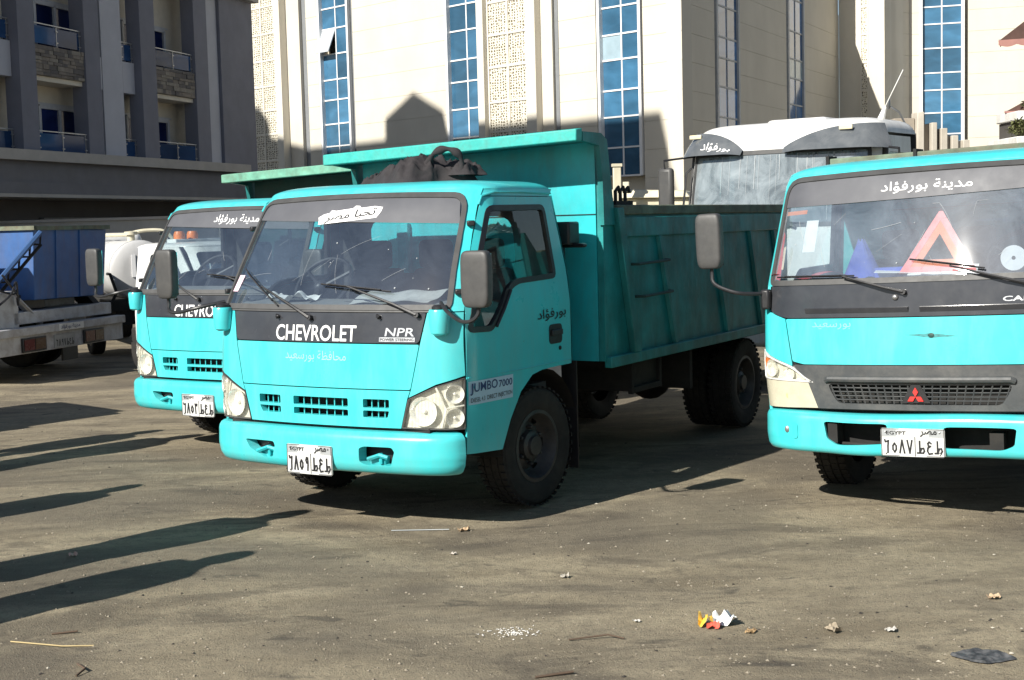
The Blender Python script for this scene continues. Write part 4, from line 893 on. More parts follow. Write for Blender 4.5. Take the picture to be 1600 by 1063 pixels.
        if s > 0 and detail:
            obj('door_sticker', patch(fs, [(.178, .788), (.69, .778), (.695, .925), (.178, .93)], (), .0035, 0, .08), 'label_blue', do, fixn=False)
            obj('sticker_lettering', word(fs, 'JUMBO', rect(.19, .845, .50, .918), .005, .012), 'navy', do, fixn=False)
            obj('sticker_lettering', word(fs, '7000', rect(.515, .86, .68, .905), .005, .01), 'navy', do, fixn=False)
            obj('sticker_lettering', word(fs, 'DIESEL 4.3  DIRECT INJECTION', rect(.195, .792, .68, .828), .005, .0), 'ink', do, fixn=False)
            obj('door_lettering', word(fs, arabic('بورفؤاد'), [(1.03, 1.225), (1.425, 1.235), (1.425, 1.315), (1.03, 1.305)], .004, .01), 'ink', do, fixn=False)
    bw = patch(lambda u, v, d=0: (u, 1.47-max(0, (v-1.5)*.13)+d, v), [(-.96, .95), (.96, .95), (.95, 1.5), (.885, 2.09), (-.885, 2.09), (-.95, 1.5)], [rnd(rect(-.62, 1.52, .62, 1.95), .12, 4)], 0, .02, .15); bwo = obj('rear_wall', bw, 'teal', T)
    obj('rear_window', patch(lambda u, v, d=0: (u, 1.462-max(0, (v-1.5)*.13)+d, v), rnd(rect(-.63, 1.51, .63, 1.96), .12, 4), (), 0, 0, .3), 'side_glass', bwo)
    cab_interior(T, S, 1.40, 1.44, (-.43, .60, 1.50))
    obj('cab_liner', patch(lambda u, v, d=0: (u, 1.44-max(0, (v-1.5)*.13), v), [(-.93, .8), (.93, .8), (.92, 1.5), (.86, 2.05), (-.86, 2.05), (-.92, 1.5)], [rnd(rect(-.60, 1.54, .60, 1.93), .12, 4)], 0, 0, .3), 'interior', T)
    # rear intake box by the cab
    ib = MB(); ib.bb(.70, .95, 1.56, 1.72, 1.72, 1.88); ib.bb(.78, .86, 1.60, 1.68, 1.0, 1.72); ib.bb(.86, 1.02, 1.62, 1.70, 1.70, 1.73); obj('air_intake', ib, 'black', T, .02)
    chassis(T, 1.10, 4.90, 6.0)
    for s in (-1, 1):
        wheel(T, s*.83, 1.10, face=s, steer=-6)
        wheel(T, s*.845, 4.90, face=s); wheel(T, s*.60, 4.90, face=s)
    bx = MB()
    for yy in (2.5, 3.0): bx.bb(.93, .97, yy-.02, yy+.02, .58, .88)
    bx.bb(.93, .97, 2.5, 3.0, .585, .63); bx.bb(.5, .94, 2.48, 3.02, .60, .86); obj('side_box', bx, 'chassis', T, .006)
    dump_bed(T, paint='teal_bed' if detail else 'bed_dark', side_paint='teal_old_shaded' if detail else 'bed_dark', lip_paint='lip_teal' if detail else 'lip_green')
    return T
# ---------------------------------------------------------------- second make of dump truck
CB = Surf(.70, -.10, -.055, 1.065, .26, [(.3, 0), (.7, 0)], [(.3, 1.065), (.7, 1.065)])
CPROF = [(0, -.16, .668), (.1, -.05, .665), (.18, -.015, .655), (.26, 0, .63), (.6, .004, .51), (.82, -.004, .44), (.92, -.025, .41), (1, -.11, .40)]
def cbum_fn(u, v, d=0):
    for (a, b, c), (a2, b2, c2) in zip(CPROF, CPROF[1:]):
        if v <= a2+1e-9: t = (v-a)/(a2-a); off = b+(b2-b)*t; z = c+(c2-c)*t; break
    else: off, z = CPROF[-1][1:]
    dent = .012*math.sin(u*9+1)*math.exp(-((u+.55)/.25)**2)+.02*math.exp(-((u+.12)/.16)**2)*(v > .6)
    x, y, _ = CB(u, .5, off+d-dent); return (x, y, z+.006*math.sin(u*5))
def cbum_z(u, z, d=0):
    x, y, _ = CB(u, .5, d); return (x, y, z)
def make_canter(label, loc, yaw, tilt, num, group=None):
    S = CAN; T = thing('dump_truck', label, 'dump truck', loc, yaw, tilt, group)
    fn = lambda u, v, d=0: S(u, v, d); sy = lambda y, z: S.s_of_y(y, z)
    wo = rnd([(-1.005, 1.475), (1.005, 1.475), (1.0, 2.135), (-1.0, 2.135)], [.04, .04, .12, .12]); wo = [(a, b+(.012*(1-a*a) if b > 1.9 else 0)) for a, b in dens(wo, .12)]
    cab = obj('cab', patch(fn, [(-1.09, 1.46), (1.09, 1.46), (1.075, 2.18), (-1.075, 2.18)], [wo], 0, .02, .07), 'teal', T)
    obj('roof', roof_skin(S, 2.172, 1.48, .962, .075), 'teal', T, angle=50)
    obj('windscreen_seal', patch(fn, inset(wo, -.012), [inset(wo, .02)], .010, .02, .06), 'gasket', T)
    wg = obj('windscreen', patch(fn, inset(wo, .012), (), -.002, 0, .09), 'hazy_glass', T); smears(fn, wg, 5, 1.52, 1.93, .9, 11, .34, 1.1)
    band = [(-.985, 1.962), (-.5, 1.965), (0, 1.972), (.5, 1.985), (.985, 2.0), (.985, 2.06), (.95, 2.11), (.9, 2.122), (.4, 2.131), (0, 2.134), (-.4, 2.131), (-.9, 2.122), (-.95, 2.11), (-.985, 2.06)]
    obj('sun_strip', patch(fn, band, (), .004, 0, .08), 'visor', wg, fixn=False)
    obj('visor_lettering', word(fn, arabic('مدينة بورفؤاد'), [(-.265, 2.005), (.338, 2.0), (.338, 2.075), (-.265, 2.08)], .0065, .004), 'white', wg, fixn=False)
    for col, pts in (('red', [(-.985, 1.51), (-.935, 1.50), (-.96, 1.70), (-.965, 1.79), (-.985, 1.815)]), ('orange', [(-.985, 1.915), (-.80, 1.92), (-.80, 1.945), (-.985, 1.94)]), ('yellow', [(-.945, 1.57), (-.925, 1.57), (-.935, 1.72), (-.955, 1.71)])):
        obj('sticker_strip', patch(fn, pts, (), -.012, 0, .2), mat('strip_'+col, {'red': (.62, .05, .06), 'orange': (.8, .25, .1), 'yellow': (.75, .6, .4)}[col], .5), wg, fixn=False)
    obj('paper_label', patch(fn, rect(-.79, 1.675, -.70, 1.875), (), -.012, 0, .2), 'paper', wg, fixn=False)
    obj('backing', patch(fn, [(-1.09, 1.47), (1.09, 1.47), (1.11, 1.07), (.80, .965), (.71, .89), (.635, .68), (-.635, .68), (-.71, .89), (-.80, .965), (-1.11, 1.07)], [rect(-.62, .70, .62, .90)], -.02, .004, .14), 'ink', T)
    pn = obj('fascia_panel', patch(fn, rnd([(-.862, 1.258), (.862, 1.258), (.985, 1.30), (.995, 1.465), (-.995, 1.465), (-.985, 1.30)], [.05, .05, .05, .01, .01, .05]), (), .004, .016, .08), 'panel', T)
    for a0, a1 in ((-.705, -.035), (.035, .705)): v = MB(); v.grid(lambda a, z: S(a, 1.285+z, .006+.014*(z/.028)), [a0+(a1-a0)*i/8 for i in range(9)], [0, .028]); v.grid(lambda a, z: S(a, 1.313+z, .02-.02*(z/.006)), [a0+(a1-a0)*i/8 for i in range(9)], [0, .006]); obj('vent_slot', v, 'panel', pn)
    obj('model_badge', word(fn, 'CANTER', [(.512, 1.333), (.83, 1.335), (.835, 1.365), (.517, 1.363)], .0065, .02), 'silver', pn, fixn=False)
    hd = obj('hood', patch(fn, rnd([(-.722, .967), (.722, .967), (.80, .985), (.848, 1.252), (-.848, 1.252), (-.80, .985)], .012), (), .002, .016, .09), 'teal', T)
    em = MB(); em.ball(S(.10, 1.14, .0), (.024, .006, .018), 10, 6); obj('emblem_stub', em, 'bed_dark', hd)
    sm = MB()
    for a, b, w in ((-.06, 1.148, .010), (.26, 1.137, .008)): sm.add([S(a, b, .0035), S(.10, 1.128, .0035), S(.10, 1.156, .0035)], [(0, 1, 2)])
    obj('emblem_stain', sm, mat('stain', (.03, .22, .23), .5, 0, .4, 40), hd, fixn=False)
    obj('faded_lettering', word(fn, arabic('بورسعيد'), [(-.66, 1.185), (-.40, 1.185), (-.40, 1.23), (-.66, 1.23)], .0035, .0), mat('pale_print', (.22, .62, .62), .4), hd, fixn=False)
    # grille
    gh = rnd([(-.50, .725), (.50, .725), (.545, .80), (.56, .845), (-.56, .845), (-.545, .80)], .03, 3)
    gr = obj('grille_panel', patch(fn, [(-.640, .69), (.640, .69), (.70, .86), (.745, .90), (.80, .962), (-.80, .962), (-.745, .90), (-.70, .86)], [gh], .004, .03, .07), mat('grille_plastic', (.05, .055, .058), .55, 0, .15, 10, .0006, 120, 0, (.2, .19, .17), .4, 6), T)
    bar = MB(); bar.tube([S(-.57, .868, .004)]+[S(-.55+1.1*i/12, .878, .016) for i in range(13)]+[S(.57, .868, .004)], .02, 8); obj('grille_bar', bar, 'grille_plastic' if 'grille_plastic' in M else MATS['grille_plastic'], gr)
    me_ = MB()
    for k in range(23): a = -.55+1.1*k/22; me_.tube([S(a*.93, .725, -.012), S(a, .85, -.006)], .0045, 4)
    for z in (.748, .772, .797, .822): me_.tube([S(-.55+1.1*i/12, z, -.010) for i in range(13)], .0045, 4)
    obj('grille_mesh', me_, MATS['grille_plastic'], gr)
    rd = MB().grid(lambda a, b: S(a, b, -.09), [-.62+1.24*i/8 for i in range(9)], [.66, .75, .92]); obj('radiator', rd, 'chassis', T)
    bk = MB(); c0 = (0, .784); bk.add([S(a, z, .004) for a, z in ((-.09, .735), (.09, .735), (.025, .85), (-.025, .85))], [(0, 1, 2, 3)]); bd = obj('badge_back', bk, 'black', gr, fixn=False)
    for ang in (90, 210, 330):
        d_ = MB(); L = .056; cx, cz = 0, .775; ux, uz = math.cos(R(ang)), math.sin(R(ang)); vx, vz = -uz, ux
        q = [(cx, cz), (cx+ux*L*.5+vx*L*.29, cz+uz*L*.5+vz*L*.29), (cx+ux*L, cz+uz*L), (cx+ux*L*.5-vx*L*.29, cz+uz*L*.5-vz*L*.29)]
        d_.add([S(a, z, .013) for a, z in q]+[S(a, z, .004) for a, z in q], [(0, 1, 2, 3), (0, 1, 5, 4), (1, 2, 6, 5), (2, 3, 7, 6), (3, 0, 4, 7)]); obj('badge_diamond', d_, 'red', bd)
    for s in (1, -1):
        P = lambda q: q if s > 0 else mirror_pts(q)
        obj('corner_panel', patch(fn, P([(.856, 1.252), (.99, 1.296), (1.10, 1.36), (1.115, 1.2), (1.12, 1.062), (1.0, 1.02), (.86, .975), (.806, .955), (.808, .985)]), (), .002, .016, .06), 'teal', T)
        up_ = P(rnd([(.655, .852), (.80, .858), (1.12, .868), (1.13, 1.055), (1.0, 1.015), (.80, .952), (.715, .885)], [.01, .01, .01, .02, .03, .05, .02], 3)); lo_ = P([(.64, .692), (1.135, .684), (1.122, .864), (.80, .854), (.69, .852)])
        ho = obj('headlight', patch(fn, up_, (), -.026, .01, .08), 'lamp', T)
        obj('lamp_rim', patch(fn, up_, [inset(up_, .010)], .008, .05, .06), 'white_paint', ho)
        for cx, cz, rr in ((.84, .905, .045), (.985, .935, .055), (1.075, .97, .03)):
            b = MB(); c1 = Vector(S(s*cx, cz, -.02)); nn = (Vector(S(s*cx, cz, .05))-c1).normalized(); q = nn.to_track_quat('Z', 'Y')
            bowl = MB().lathe([(rr*1.02, .020), (rr, .020), (rr*.93, .008), (rr*.72, -.012), (rr*.45, -.024), (rr*.16, -.030), (0, -.031)], 'z', n=24, cap=False); b.add([q @ Vector(v)+c1 for v in bowl.v], bowl.f); obj('reflector', b, 'orange' if rr < .04 else 'chrome', ho, fixn=False)
        obj('lens', patch(fn, inset(up_, .005), (), .004, .004, .07), 'lens', ho)
        fo = obj('fog_lamp', patch(fn, lo_, (), .003, .03, .08), mat('aged_lens', (.50, .47, .36), .25, 0, .1, 10, .001, 120, .3), T); fb = MB().lathe([(.022, .0), (.016, .01), (0, .012)], 'y', S(s*.845, .765, .0), 12); obj('fog_bulb', fb, 'yellow', fo)
        sd = MB(); sd.grid(lambda a, z: S(s*a, z, .006), [1.135, 1.16, 1.19], [.68, .86]); obj('side_marker', sd, 'yellow', T)
        hb = MB(); hb.box(S(s*1.0, 1.375, .03), (.06, .07, .13)); obj('mirror_bracket', hb, 'black', T, .015)
    mirror_set(T, S(-1.0, 1.41, .05), [(-1.12, -.03, 1.43), (-1.24, -.05, 1.47), (-1.30, -.04, 1.51), (-1.31, -.03, 1.57), (-1.31, -.03, 1.63)], (-1.31, -.04, 1.775), (.175, .09, .36), -1)
    mirror_set(T, S(1.0, 1.41, .05), [(1.12, -.03, 1.43), (1.24, -.05, 1.47), (1.30, -.04, 1.51), (1.31, -.03, 1.57), (1.31, -.03, 1.63)], (1.31, -.04, 1.775), (.175, .09, .36), 1)
    wiper(T, fn, (-.06, 1.405), (-.45, 1.50), (-.93, 1.512), (-.38, 1.508))
    wiper(T, fn, (.66, 1.43), (.22, 1.54), (-.03, 1.595), (.42, 1.525))
    nz = MB().ball(S(-.115, 1.375, .01), (.02, .014, .018), 10, 6); obj('washer_nozzle', nz, 'steel', pn)
    h1 = rnd([(-.585, .30), (-.17, .30), (-.17, .66), (-.50, .72), (-.565, .60)], .04, 3); h2 = rnd([(.17, .36), (.585, .36), (.57, .66), (.50, .76), (.17, .74)], .04, 3)
    bo = obj('bumper', patch(cbum_fn, rect(-1.22, 0, 1.22, 1), [h1, h2], 0, .02, .05), 'teal', T, angle=50)
    cl = MB(); cl.add([cbum_z(a, z, .006) for a, z in rnd(rect(-.94, .50, -.76, .60), .02, 2)], [tuple(range(12))]); obj('bumper_cover', cl, 'teal', bo, fixn=False)
    for cx in (-.84, .84): bt = MB(); c1 = cbum_z(cx, .555, .006); bt.ball(c1, (.017, .008, .022), 10, 6); obj('bumper_plug', bt, 'steel', bo)
    bk2 = MB().bb(-.62, .62, .10, .12, .42, .64); bk2.bb(-.56, -.50, -.05, .06, .48, .60); bk2.bb(.42, .50, -.03, .06, .46, .56); bk2.tube([(-.6, .02, .47), (-.2, .0, .46)], .012, 6); obj('bumper_bracket', bk2, 'chassis', bo)
    plate(T, cbum_z, -.205, .18, .418, .588, num)
    for s in (1, -1):
        fs = (lambda u, v, d=0: S(sy(u, v)*s, v, d)); fy = lambda z: S.plan(1.115)[1]+lerp_tab(S.yo, z)
        outer = [(fy(z), z) for z in (.50, .9, 1.3, 1.5, 1.7, 1.9, 2.14)]+[(1.47, 2.14), (1.56, 1.5), (1.56, .93), (1.05, .92), (.82, .80), (.70, .62), (.62, .50)]
        win = rnd([(fy(1.34)+.07, 1.34), (.62, 1.36), (.80, 1.53), (1.42, 1.54), (1.38, 2.06), (fy(2.05)+.07, 2.05), (fy(1.7)+.07, 1.7)], .04, 3)
        do = obj('door', patch(fs, outer, [win], 0, .022, .09), 'teal', T, angle=40); obj('window_seal', patch(fs, inset(win, -.01), [inset(win, .022)], .005, .03, .1), 'black', do); obj('door_window', patch(fs, inset(win, .012), (), -.01, 0, .12), 'side_glass', do); obj('door_trim', patch(fs, inset(outer, .03), [inset(win, -.012)], -.026, .01, .2), 'interior', do)
        hp = MB(); hp.bb(min(s*1.05, s*1.075), max(s*1.05, s*1.075), 1.28, 1.46, 1.10, 1.16); obj('door_handle', hp, 'black', do, .008)
        fl = MB(); fl.grid(lambda t, x: (s*x, 1.12+.55*math.cos(t), .36+.56*math.sin(t)), [R(a) for a in range(-5, 190, 15)], [.55, 1.02]); obj('wheel_arch', fl, 'chassis', T)
    bw = patch(lambda u, v, d=0: (u, 1.54-max(0, (v-1.5)*.11)+d, v), [(-1.03, .95), (1.03, .95), (1.02, 1.5), (.95, 2.17), (-.95, 2.17), (-1.02, 1.5)], [rnd(rect(-.6, 1.55, .6, 1.98), .1, 4)], 0, .02, .2); bwo = obj('rear_wall', bw, 'teal', T)
    obj('rear_window', patch(lambda u, v, d=0: (u, 1.53-max(0, (v-1.5)*.11)+d, v), rnd(rect(-.61, 1.54, .61, 1.99), .1, 4), (), 0, 0, .4), 'side_glass', bwo)
    cab_interior(T, S, 1.475, 1.50, (.50, .60, 1.56), .95, 2.14)
    chassis(T, 1.12, 4.6, 5.6)
    for s in (-1, 1):
        wheel(T, s*.86, 1.12, face=s); wheel(T, s*.87, 4.6, face=s); wheel(T, s*.62, 4.6, face=s)
    bed = dump_bed(T, 1.80, 5.3, 1.08, .95, 1.95, lip=(2.29, 2.29), lipy=1.52, canopy=False)
    tb = MB(); tb.bb(-1.06, 1.12, 1.52, 1.66, 2.262, 2.325); obj('headboard_beam', tb, 'rust_green', bed, .01)
    tq = MB(); tq.bb(-1.03, 1.06, 1.665, 1.80, 2.20, 2.255); obj('hood_sheet', tq, 'teal_old_shaded', bed)
    for xx in (-1.06, -.42, .55): st = MB(); st.bb(xx-.012, xx+.012, 1.505, 1.675, 2.245, 2.345); obj('beam_strap', st, 'chassis', bed)
    return T
# ---------------------------------------------------------------- the parked trucks
G1 = 'turquoise dump trucks parked in the yard'
TA = make_npr('turquoise dump truck in the middle with a dark tarpaulin heaped on its cab roof', (-1.198, 8.672, 0), 30.35, '6859', 'sticker', True, G1)
TB = make_npr('turquoise dump truck standing behind the middle one, its bonnet half hidden', (-2.556, 11.623, -.01), 29.92, '6853', 'مدينة بورفؤاد', False, G1)
TC = make_canter('turquoise dump truck with a red warning triangle behind its windscreen', (2.474, 8.333, 0), 33, 2.0, '6587', G1)
def at(T, p):
    bpy.context.view_layer.update(); return T.matrix_world @ Vector(p)
def rest(T, name, label, cat, p, group=None):
    o = thing(name, label, cat, at(T, p), 0, 0, group); o.rotation_euler = T.rotation_euler; return o
# heap of tarpaulin on the cab roof
from mathutils import noise as NZ
def tarp(u, v, sd=0):
    a = u*2*math.pi; r = v
    k = 1+.16*math.sin(3*a+sd)+.10*math.sin(5*a+2+sd)
    x, y = .40*math.cos(a)*r*k, .27*math.sin(a)*r*k
    h = .105*(1-r**2.2)**.8*(.62+.45*math.sin(5.2*x+1.1)+.1*math.cos(9*y))
    q = Vector((x*6.5, y*6.5, sd)); rg = 1-abs(NZ.noise(q))*2.2; rg2 = 1-abs(NZ.noise(q*2.1+Vector((3, 1, 0))))*2
    q3 = q*4.3+Vector((1, 5, 0)); h += (.052*rg+.034*rg2+.016*(1-abs(NZ.noise(q3))*2))*min(1, (1-r)*5)
    x += .035*NZ.noise(q*1.3+Vector((7, 0, 0))); y += .035*NZ.noise(q*1.3+Vector((0, 9, 0)))
    return (x, y, max(.004, h))
TO = rest(TA, 'tarpaulin', 'crumpled dark grey tarpaulin heaped on the cab roof of the middle truck', 'tarpaulin', (.06, 1.10, 2.158))
CANV = mat('dark_canvas', (.022, .019, .022), .92, 0, .3, 14, .004, 60, 0, (.05, .045, .042), .35, 6)
tp = MB().grid(tarp, [i/120 for i in range(121)], [j/44 for j in range(45)]); obj('cloth', tp, CANV, TO, angle=180)
for dx, dy, sd, sc in ((.26, .05, 4.3, .55), (-.27, -.02, 8.1, .55), (.08, .10, 12.7, .62)):
    f = MB().grid(lambda u, v: tuple(Vector((dx, dy, 0))+Vector(tarp(u, v, sd))*sc*1.0+Vector((0, 0, .05 if sd < 5 else 0))), [i/80 for i in range(81)], [j/26 for j in range(27)]); obj('cloth_fold', f, CANV, TO, angle=180)
lp = MB(); lp.tube(smooth_path([(.12, -.10, .12), (.20, -.14, .20), (.30, -.12, .225), (.37, -.08, .17), (.36, -.05, .05)], 6), [.022+.008*math.sin(i*.9) for i in range(25)], 10); obj('cloth_fold', lp, CANV, TO, angle=60)
# things on the dashboards
o = rest(TA, 'rag', 'pale cloth lying across the dashboard of the middle truck', 'rag', (.42, .26, 1.41)); m = MB().grid(lambda a, b: (a, b, .03+b*.25+.007*math.sin(a*21+b*9)+.008*math.sin(b*27-a*6)), [-.30+.6*i/24 for i in range(25)], [-.12+.24*j/12 for j in range(13)]); obj('cloth', m, mat('pale_rag', (.42, .42, .40), .9, 0, .15, 20), o)
o = rest(TA, 'rag', 'white crumpled paper wad by the steering wheel of the middle truck', 'paper', (-.40, .24, 1.42)); m = MB().grid(lambda a, b: (a, b, .02+.014*math.sin(a*31+b*19)+.012*math.sin(b*47-a*16)+.01*math.sin(a*70)), [-.17+.34*i/24 for i in range(25)], [-.08+.16*j/12 for j in range(13)]); obj('sheet', m, 'paper', o, angle=20)
o = rest(TC, 'warning_triangle', 'red and orange reflective warning triangle propped behind the right hand truck windscreen', 'triangle', (.09, .17, 1.50))
def tri_ring(mb, r0, r1, y, zc):
    P = lambda r: [(r*math.cos(R(a)), y, zc+r*math.sin(R(a))) for a in (90, 210, 330)]
    A, B = P(r0), P(r1); mb.add(A+B+[(x, yy+.012, z) for x, yy, z in A+B], [(i, (i+1) % 3, (i+1) % 3+3, i+3) for i in range(3)]+[(i+6, (i+1) % 3+6, (i+1) % 3+9, i+9) for i in range(3)]+[(i, (i+1) % 3, (i+1) % 3+6, i+6) for i in range(3)]+[(i+3, (i+1) % 3+3, (i+1) % 3+9, i+9) for i in range(3)])
m = MB(); tri_ring(m, .275, .195, 0, .150); t1 = obj('outer_frame', m, mat('triangle_red', (.85, .04, .03), .35, 0, .08), o); m = MB(); tri_ring(m, .198, .110, .002, .150); obj('inner_band', m, mat('triangle_orange', (.92, .22, .07), .5, 0, .08), o)
o.rotation_euler = (TC.rotation_euler[0]-.33, TC.rotation_euler[1], TC.rotation_euler[2])
o = rest(TC, 'disc', 'shiny compact disc hanging low behind the right hand truck windscreen', 'disc', (.545, .16, 1.58)); m = MB().lathe([(.012, -.002), (.075, -.002), (.075, .002), (.012, .002)], 'y', n=32, closed=True); obj('disc_face', m, mat('disc_silver', (.85, .85, .87), .35, .3, .02), o)
o = rest(TC, 'paper_sheet', 'white papers spread below the warning triangle on the dashboard', 'paper', (.12, .17, 1.495)); m = MB(); m.box((0, .02, .03), (.42, .004, .08), (-50, 0, 0)); m.box((-.28, .08, .03), (.3, .2, .004), (4, 3, 12)); obj('sheet', m, 'paper', o)
o = rest(TC, 'cloth', 'red cloth lying along the left dashboard of the right hand truck', 'cloth', (-.72, .26, 1.49)); m = MB().grid(lambda a, b: (a, b, .03+.02*math.sin(a*17+b*9)), [-.26+.56*i/20 for i in range(21)], [-.12+.24*j/8 for j in range(9)]); obj('cloth_sheet', m, mat('red_cloth', (.62, .05, .05), .85), o)
o = rest(TC, 'cloth', 'blue bag standing beside the red cloth on the dashboard', 'bag', (-.42, .30, 1.49)); m = MB().grid(lambda a, b: (.13*math.cos(a)*(1-.85*b), .09*math.sin(a)*(1-.85*b), .24*b+.012*math.sin(a*5)), [2*math.pi*i/18 for i in range(19)], [j/8 for j in range(9)]); m.bb(.1, .55, -.06, .1, 0, .06); obj('bag_body', m, 'blue_cloth', o)

# ---------------------------------------------------------------- big white lorry behind the dump bed
def lorry():
    T = thing('lorry', 'large white lorry with grey sun visor halves and streaked windscreen behind the dump bed', 'lorry', (2.84, 15.05, 0), 36, 0); T.scale = (.93, .8, 1.035)
    S = Surf(.95, -.06, .03, 1.22, .35, [(0, .0), (1.6, .0), (2.1, .09), (2.55, .19), (2.75, .28)], [(0, 1.22), (2, 1.22), (2.6, 1.19), (2.9, 1.17)]); fn = lambda u, v, d=0: S(u, v, d); sy = lambda y, z: S.s_of_y(y, z)
    wo = rnd(rect(-1.14, 1.72, 1.14, 2.50), .05, 3)
    obj('cab', patch(fn, rect(-1.32, .55, 1.32, 2.66), [wo], 0, .02, .12), 'white_paint', T)
    obj('roof', roof_skin(S, 2.65, 1.7, 1.185, .17, 9, .30), 'white_paint', T, angle=50)
    rh = MB(); rh.hexa([(-.42, .72, 2.76), (.42, .72, 2.76), (.42, 1.4, 2.78), (-.42, 1.4, 2.78), (-.36, .82, 2.86), (.36, .82, 2.86), (.36, 1.3, 2.86), (-.36, 1.3, 2.86)]); obj('roof_hatch', rh, 'white_paint', T, .03)
    obj('windscreen_seal', patch(fn, inset(wo, -.015), [inset(wo, .03)], .01, .02, .12), 'gasket', T)
    wg = obj('windscreen', patch(fn, inset(wo, .015), (), -.002, .006, .15), glass('streaked_glass', (.42, .55, .58), .24, (.62, .68, .72), 1.9, True), T)  # dust layer thickened to paint glare onto the glass
    for k in range(17):
        x = -.75+1.5*random.random(); z1 = 2.46; z0 = z1-random.uniform(.25, .7); st = MB(); w = random.uniform(.0015, .0045)
        st.add([S(x-w, z1, .005), S(x+w, z1, .005), S(x+w*.6+.01, z0, .005), S(x-w*.6+.01, z0, .005)], [(0, 1, 2, 3)]); obj('dust_streak', st, mat('water_streak', (.42, .45, .47), .6), wg, fixn=False)
    for s in (-1, 1):
        v = MB(); a0, a1 = (-1.30, -.42) if s < 0 else (.12, 1.30)
        vf = lambda a, b, d=0: S(a0+(a1-a0)*a, 2.455+.275*b*(1-.75*((a if s < 0 else 1-a))**3), d+.03+.13*(1-b)*math.sin(math.pi*min(1, (a if s > 0 else 1-a)*3+.25)*.5))
        v.grid(vf, [i/18 for i in range(19)], [j/6 for j in range(7)]); vo = obj('sun_visor', v, mat('visor_grey', (.09, .10, .11), .22, 0, .1, 4, 0, 9, .4, (.3, .3, .3), .3, 4), T, angle=60)
        lm = MB(); q = S(-1.08 if s < 0 else .86, 2.66, .10); lm.box(q, (.16, .03, .045)); obj('marker_lamp', lm, mat('marker_cream', (.7, .62, .42), .3), vo, .008)
        if s < 0: obj('visor_lettering', word(lambda u, v_, d: vf((u-a0)/(a1-a0), (v_-2.455)/.275, d), arabic('بورفؤاد'), [(-.96, 2.50), (-.55, 2.50), (-.55, 2.60), (-.96, 2.60)], .006, .008), 'white', vo, fixn=False)
        g_ = MB(); g_.tube([S(s*1.24, 2.36, .03), S(s*1.22, 2.3, .09), S(s*1.22, 1.95, .09), S(s*1.24, 1.88, .03)], .014, 6); obj('grab_handle', g_, 'black', T)
        pl = MB(); pl.tube([S(s*1.36, 2.55, .02), S(s*1.37, 1.7, .02)], .035, 8); obj('pillar_trim', pl, 'gasket', T)
        mr = MB(); mr.box((s*1.48, .18, 2.12), (.2, .12, .52)); mo = obj('mirror_housing', mr, 'mirror_grey', T, .04); ar = MB(); ar.tube([S(s*1.33, 2.5, 0), (s*1.48, .12, 2.46), (s*1.48, .16, 2.3)], .014, 6); obj('mirror_arm', ar, 'black', mo); ar = MB(); ar.tube([S(s*1.33, 1.8, 0), (s*1.48, .16, 1.84), (s*1.48, .17, 1.95)], .014, 6); obj('mirror_arm', ar, 'black', mo)
        win = rnd([(.42, 1.7), (1.25, 1.75), (1.22, 2.45), (.62, 2.45)], .06, 3); fs = lambda u, v_, d=0: S(sy(u, v_)*s, v_, d)
        do = obj('door', patch(fs, [(.38, .9), (1.45, .9), (1.45, 2.62), (.55, 2.62), (.42, 2.1)], [win], .004, .02, .2), 'white_paint', T); obj('door_window', patch(fs, inset(win, -.01), (), -.01, .005, .2), 'side_glass', do)
        hl = MB(); hl.box(S(s*.92, .85, 0), (.4, .06, .22)); obj('headlight', hl, 'lamp', T, .03)
    for x in (-.55, .3): wiper(T, fn, (x, 1.70), (x-.3, 1.77), (x-.62, 1.79), (x+.1, 1.74))
    sd = MB(); sd.grid(lambda a, z: (a, 1.66, z), [-1.2, 1.2], [.6, 2.66]); obj('rear_wall', sd, 'interior', T); for_ = MB(); for_.bb(-1.1, 1.1, .3, .8, 1.45, 1.62); obj('dashboard', for_, 'dash', T, .04)
    bm = MB(); bm.bb(-1.22, 1.22, -.08, .2, .45, .78); obj('bumper', bm, 'white_paint', T, .05)
    cb = MB(); cb.bb(-.38, .38, .9, 5.5, .7, .95); obj('chassis_frame', cb, 'chassis', T)
    for s in (-1, 1): wheel(T, s*1.02, 1.15, .5, .28, s, tread=False); wheel(T, s*1.02, 4.4, .5, .28, s, tread=False)
    an = MB(); an.tube([(.98, 1.0, 2.78), (1.03, 1.02, 2.93)], [.05, .02], 8); an.tube([(1.03, 1.02, 2.93), (1.22, 1.1, 3.3)], .006, 5); obj('aerial', an, 'white_paint', T)
    hn = MB(); hn.tube([(1.0, 1.75, 2.6), (1.02, 1.8, 2.78), (.98, 1.7, 2.9), (.9, 1.62, 2.96)], .012, 7); hn.ball((.88, 1.6, 2.99), (.02, .05, .06), 8, 6); obj('work_lamp', hn, 'steel', T)
    ek = MB(); ek.tube([(1.0, 1.85, 2.3), (1.0, 1.82, 2.62), (1.02, 2.0, 2.66)], .045, 8); obj('intake_pipe', ek, 'chassis', T)
    bb = MB(); bb.bb(-1.2, 1.2, 2.3, 5.0, .98, 1.5); bo = obj('load_bed', bb, 'white_paint', T, .02)
    return T
lorry()
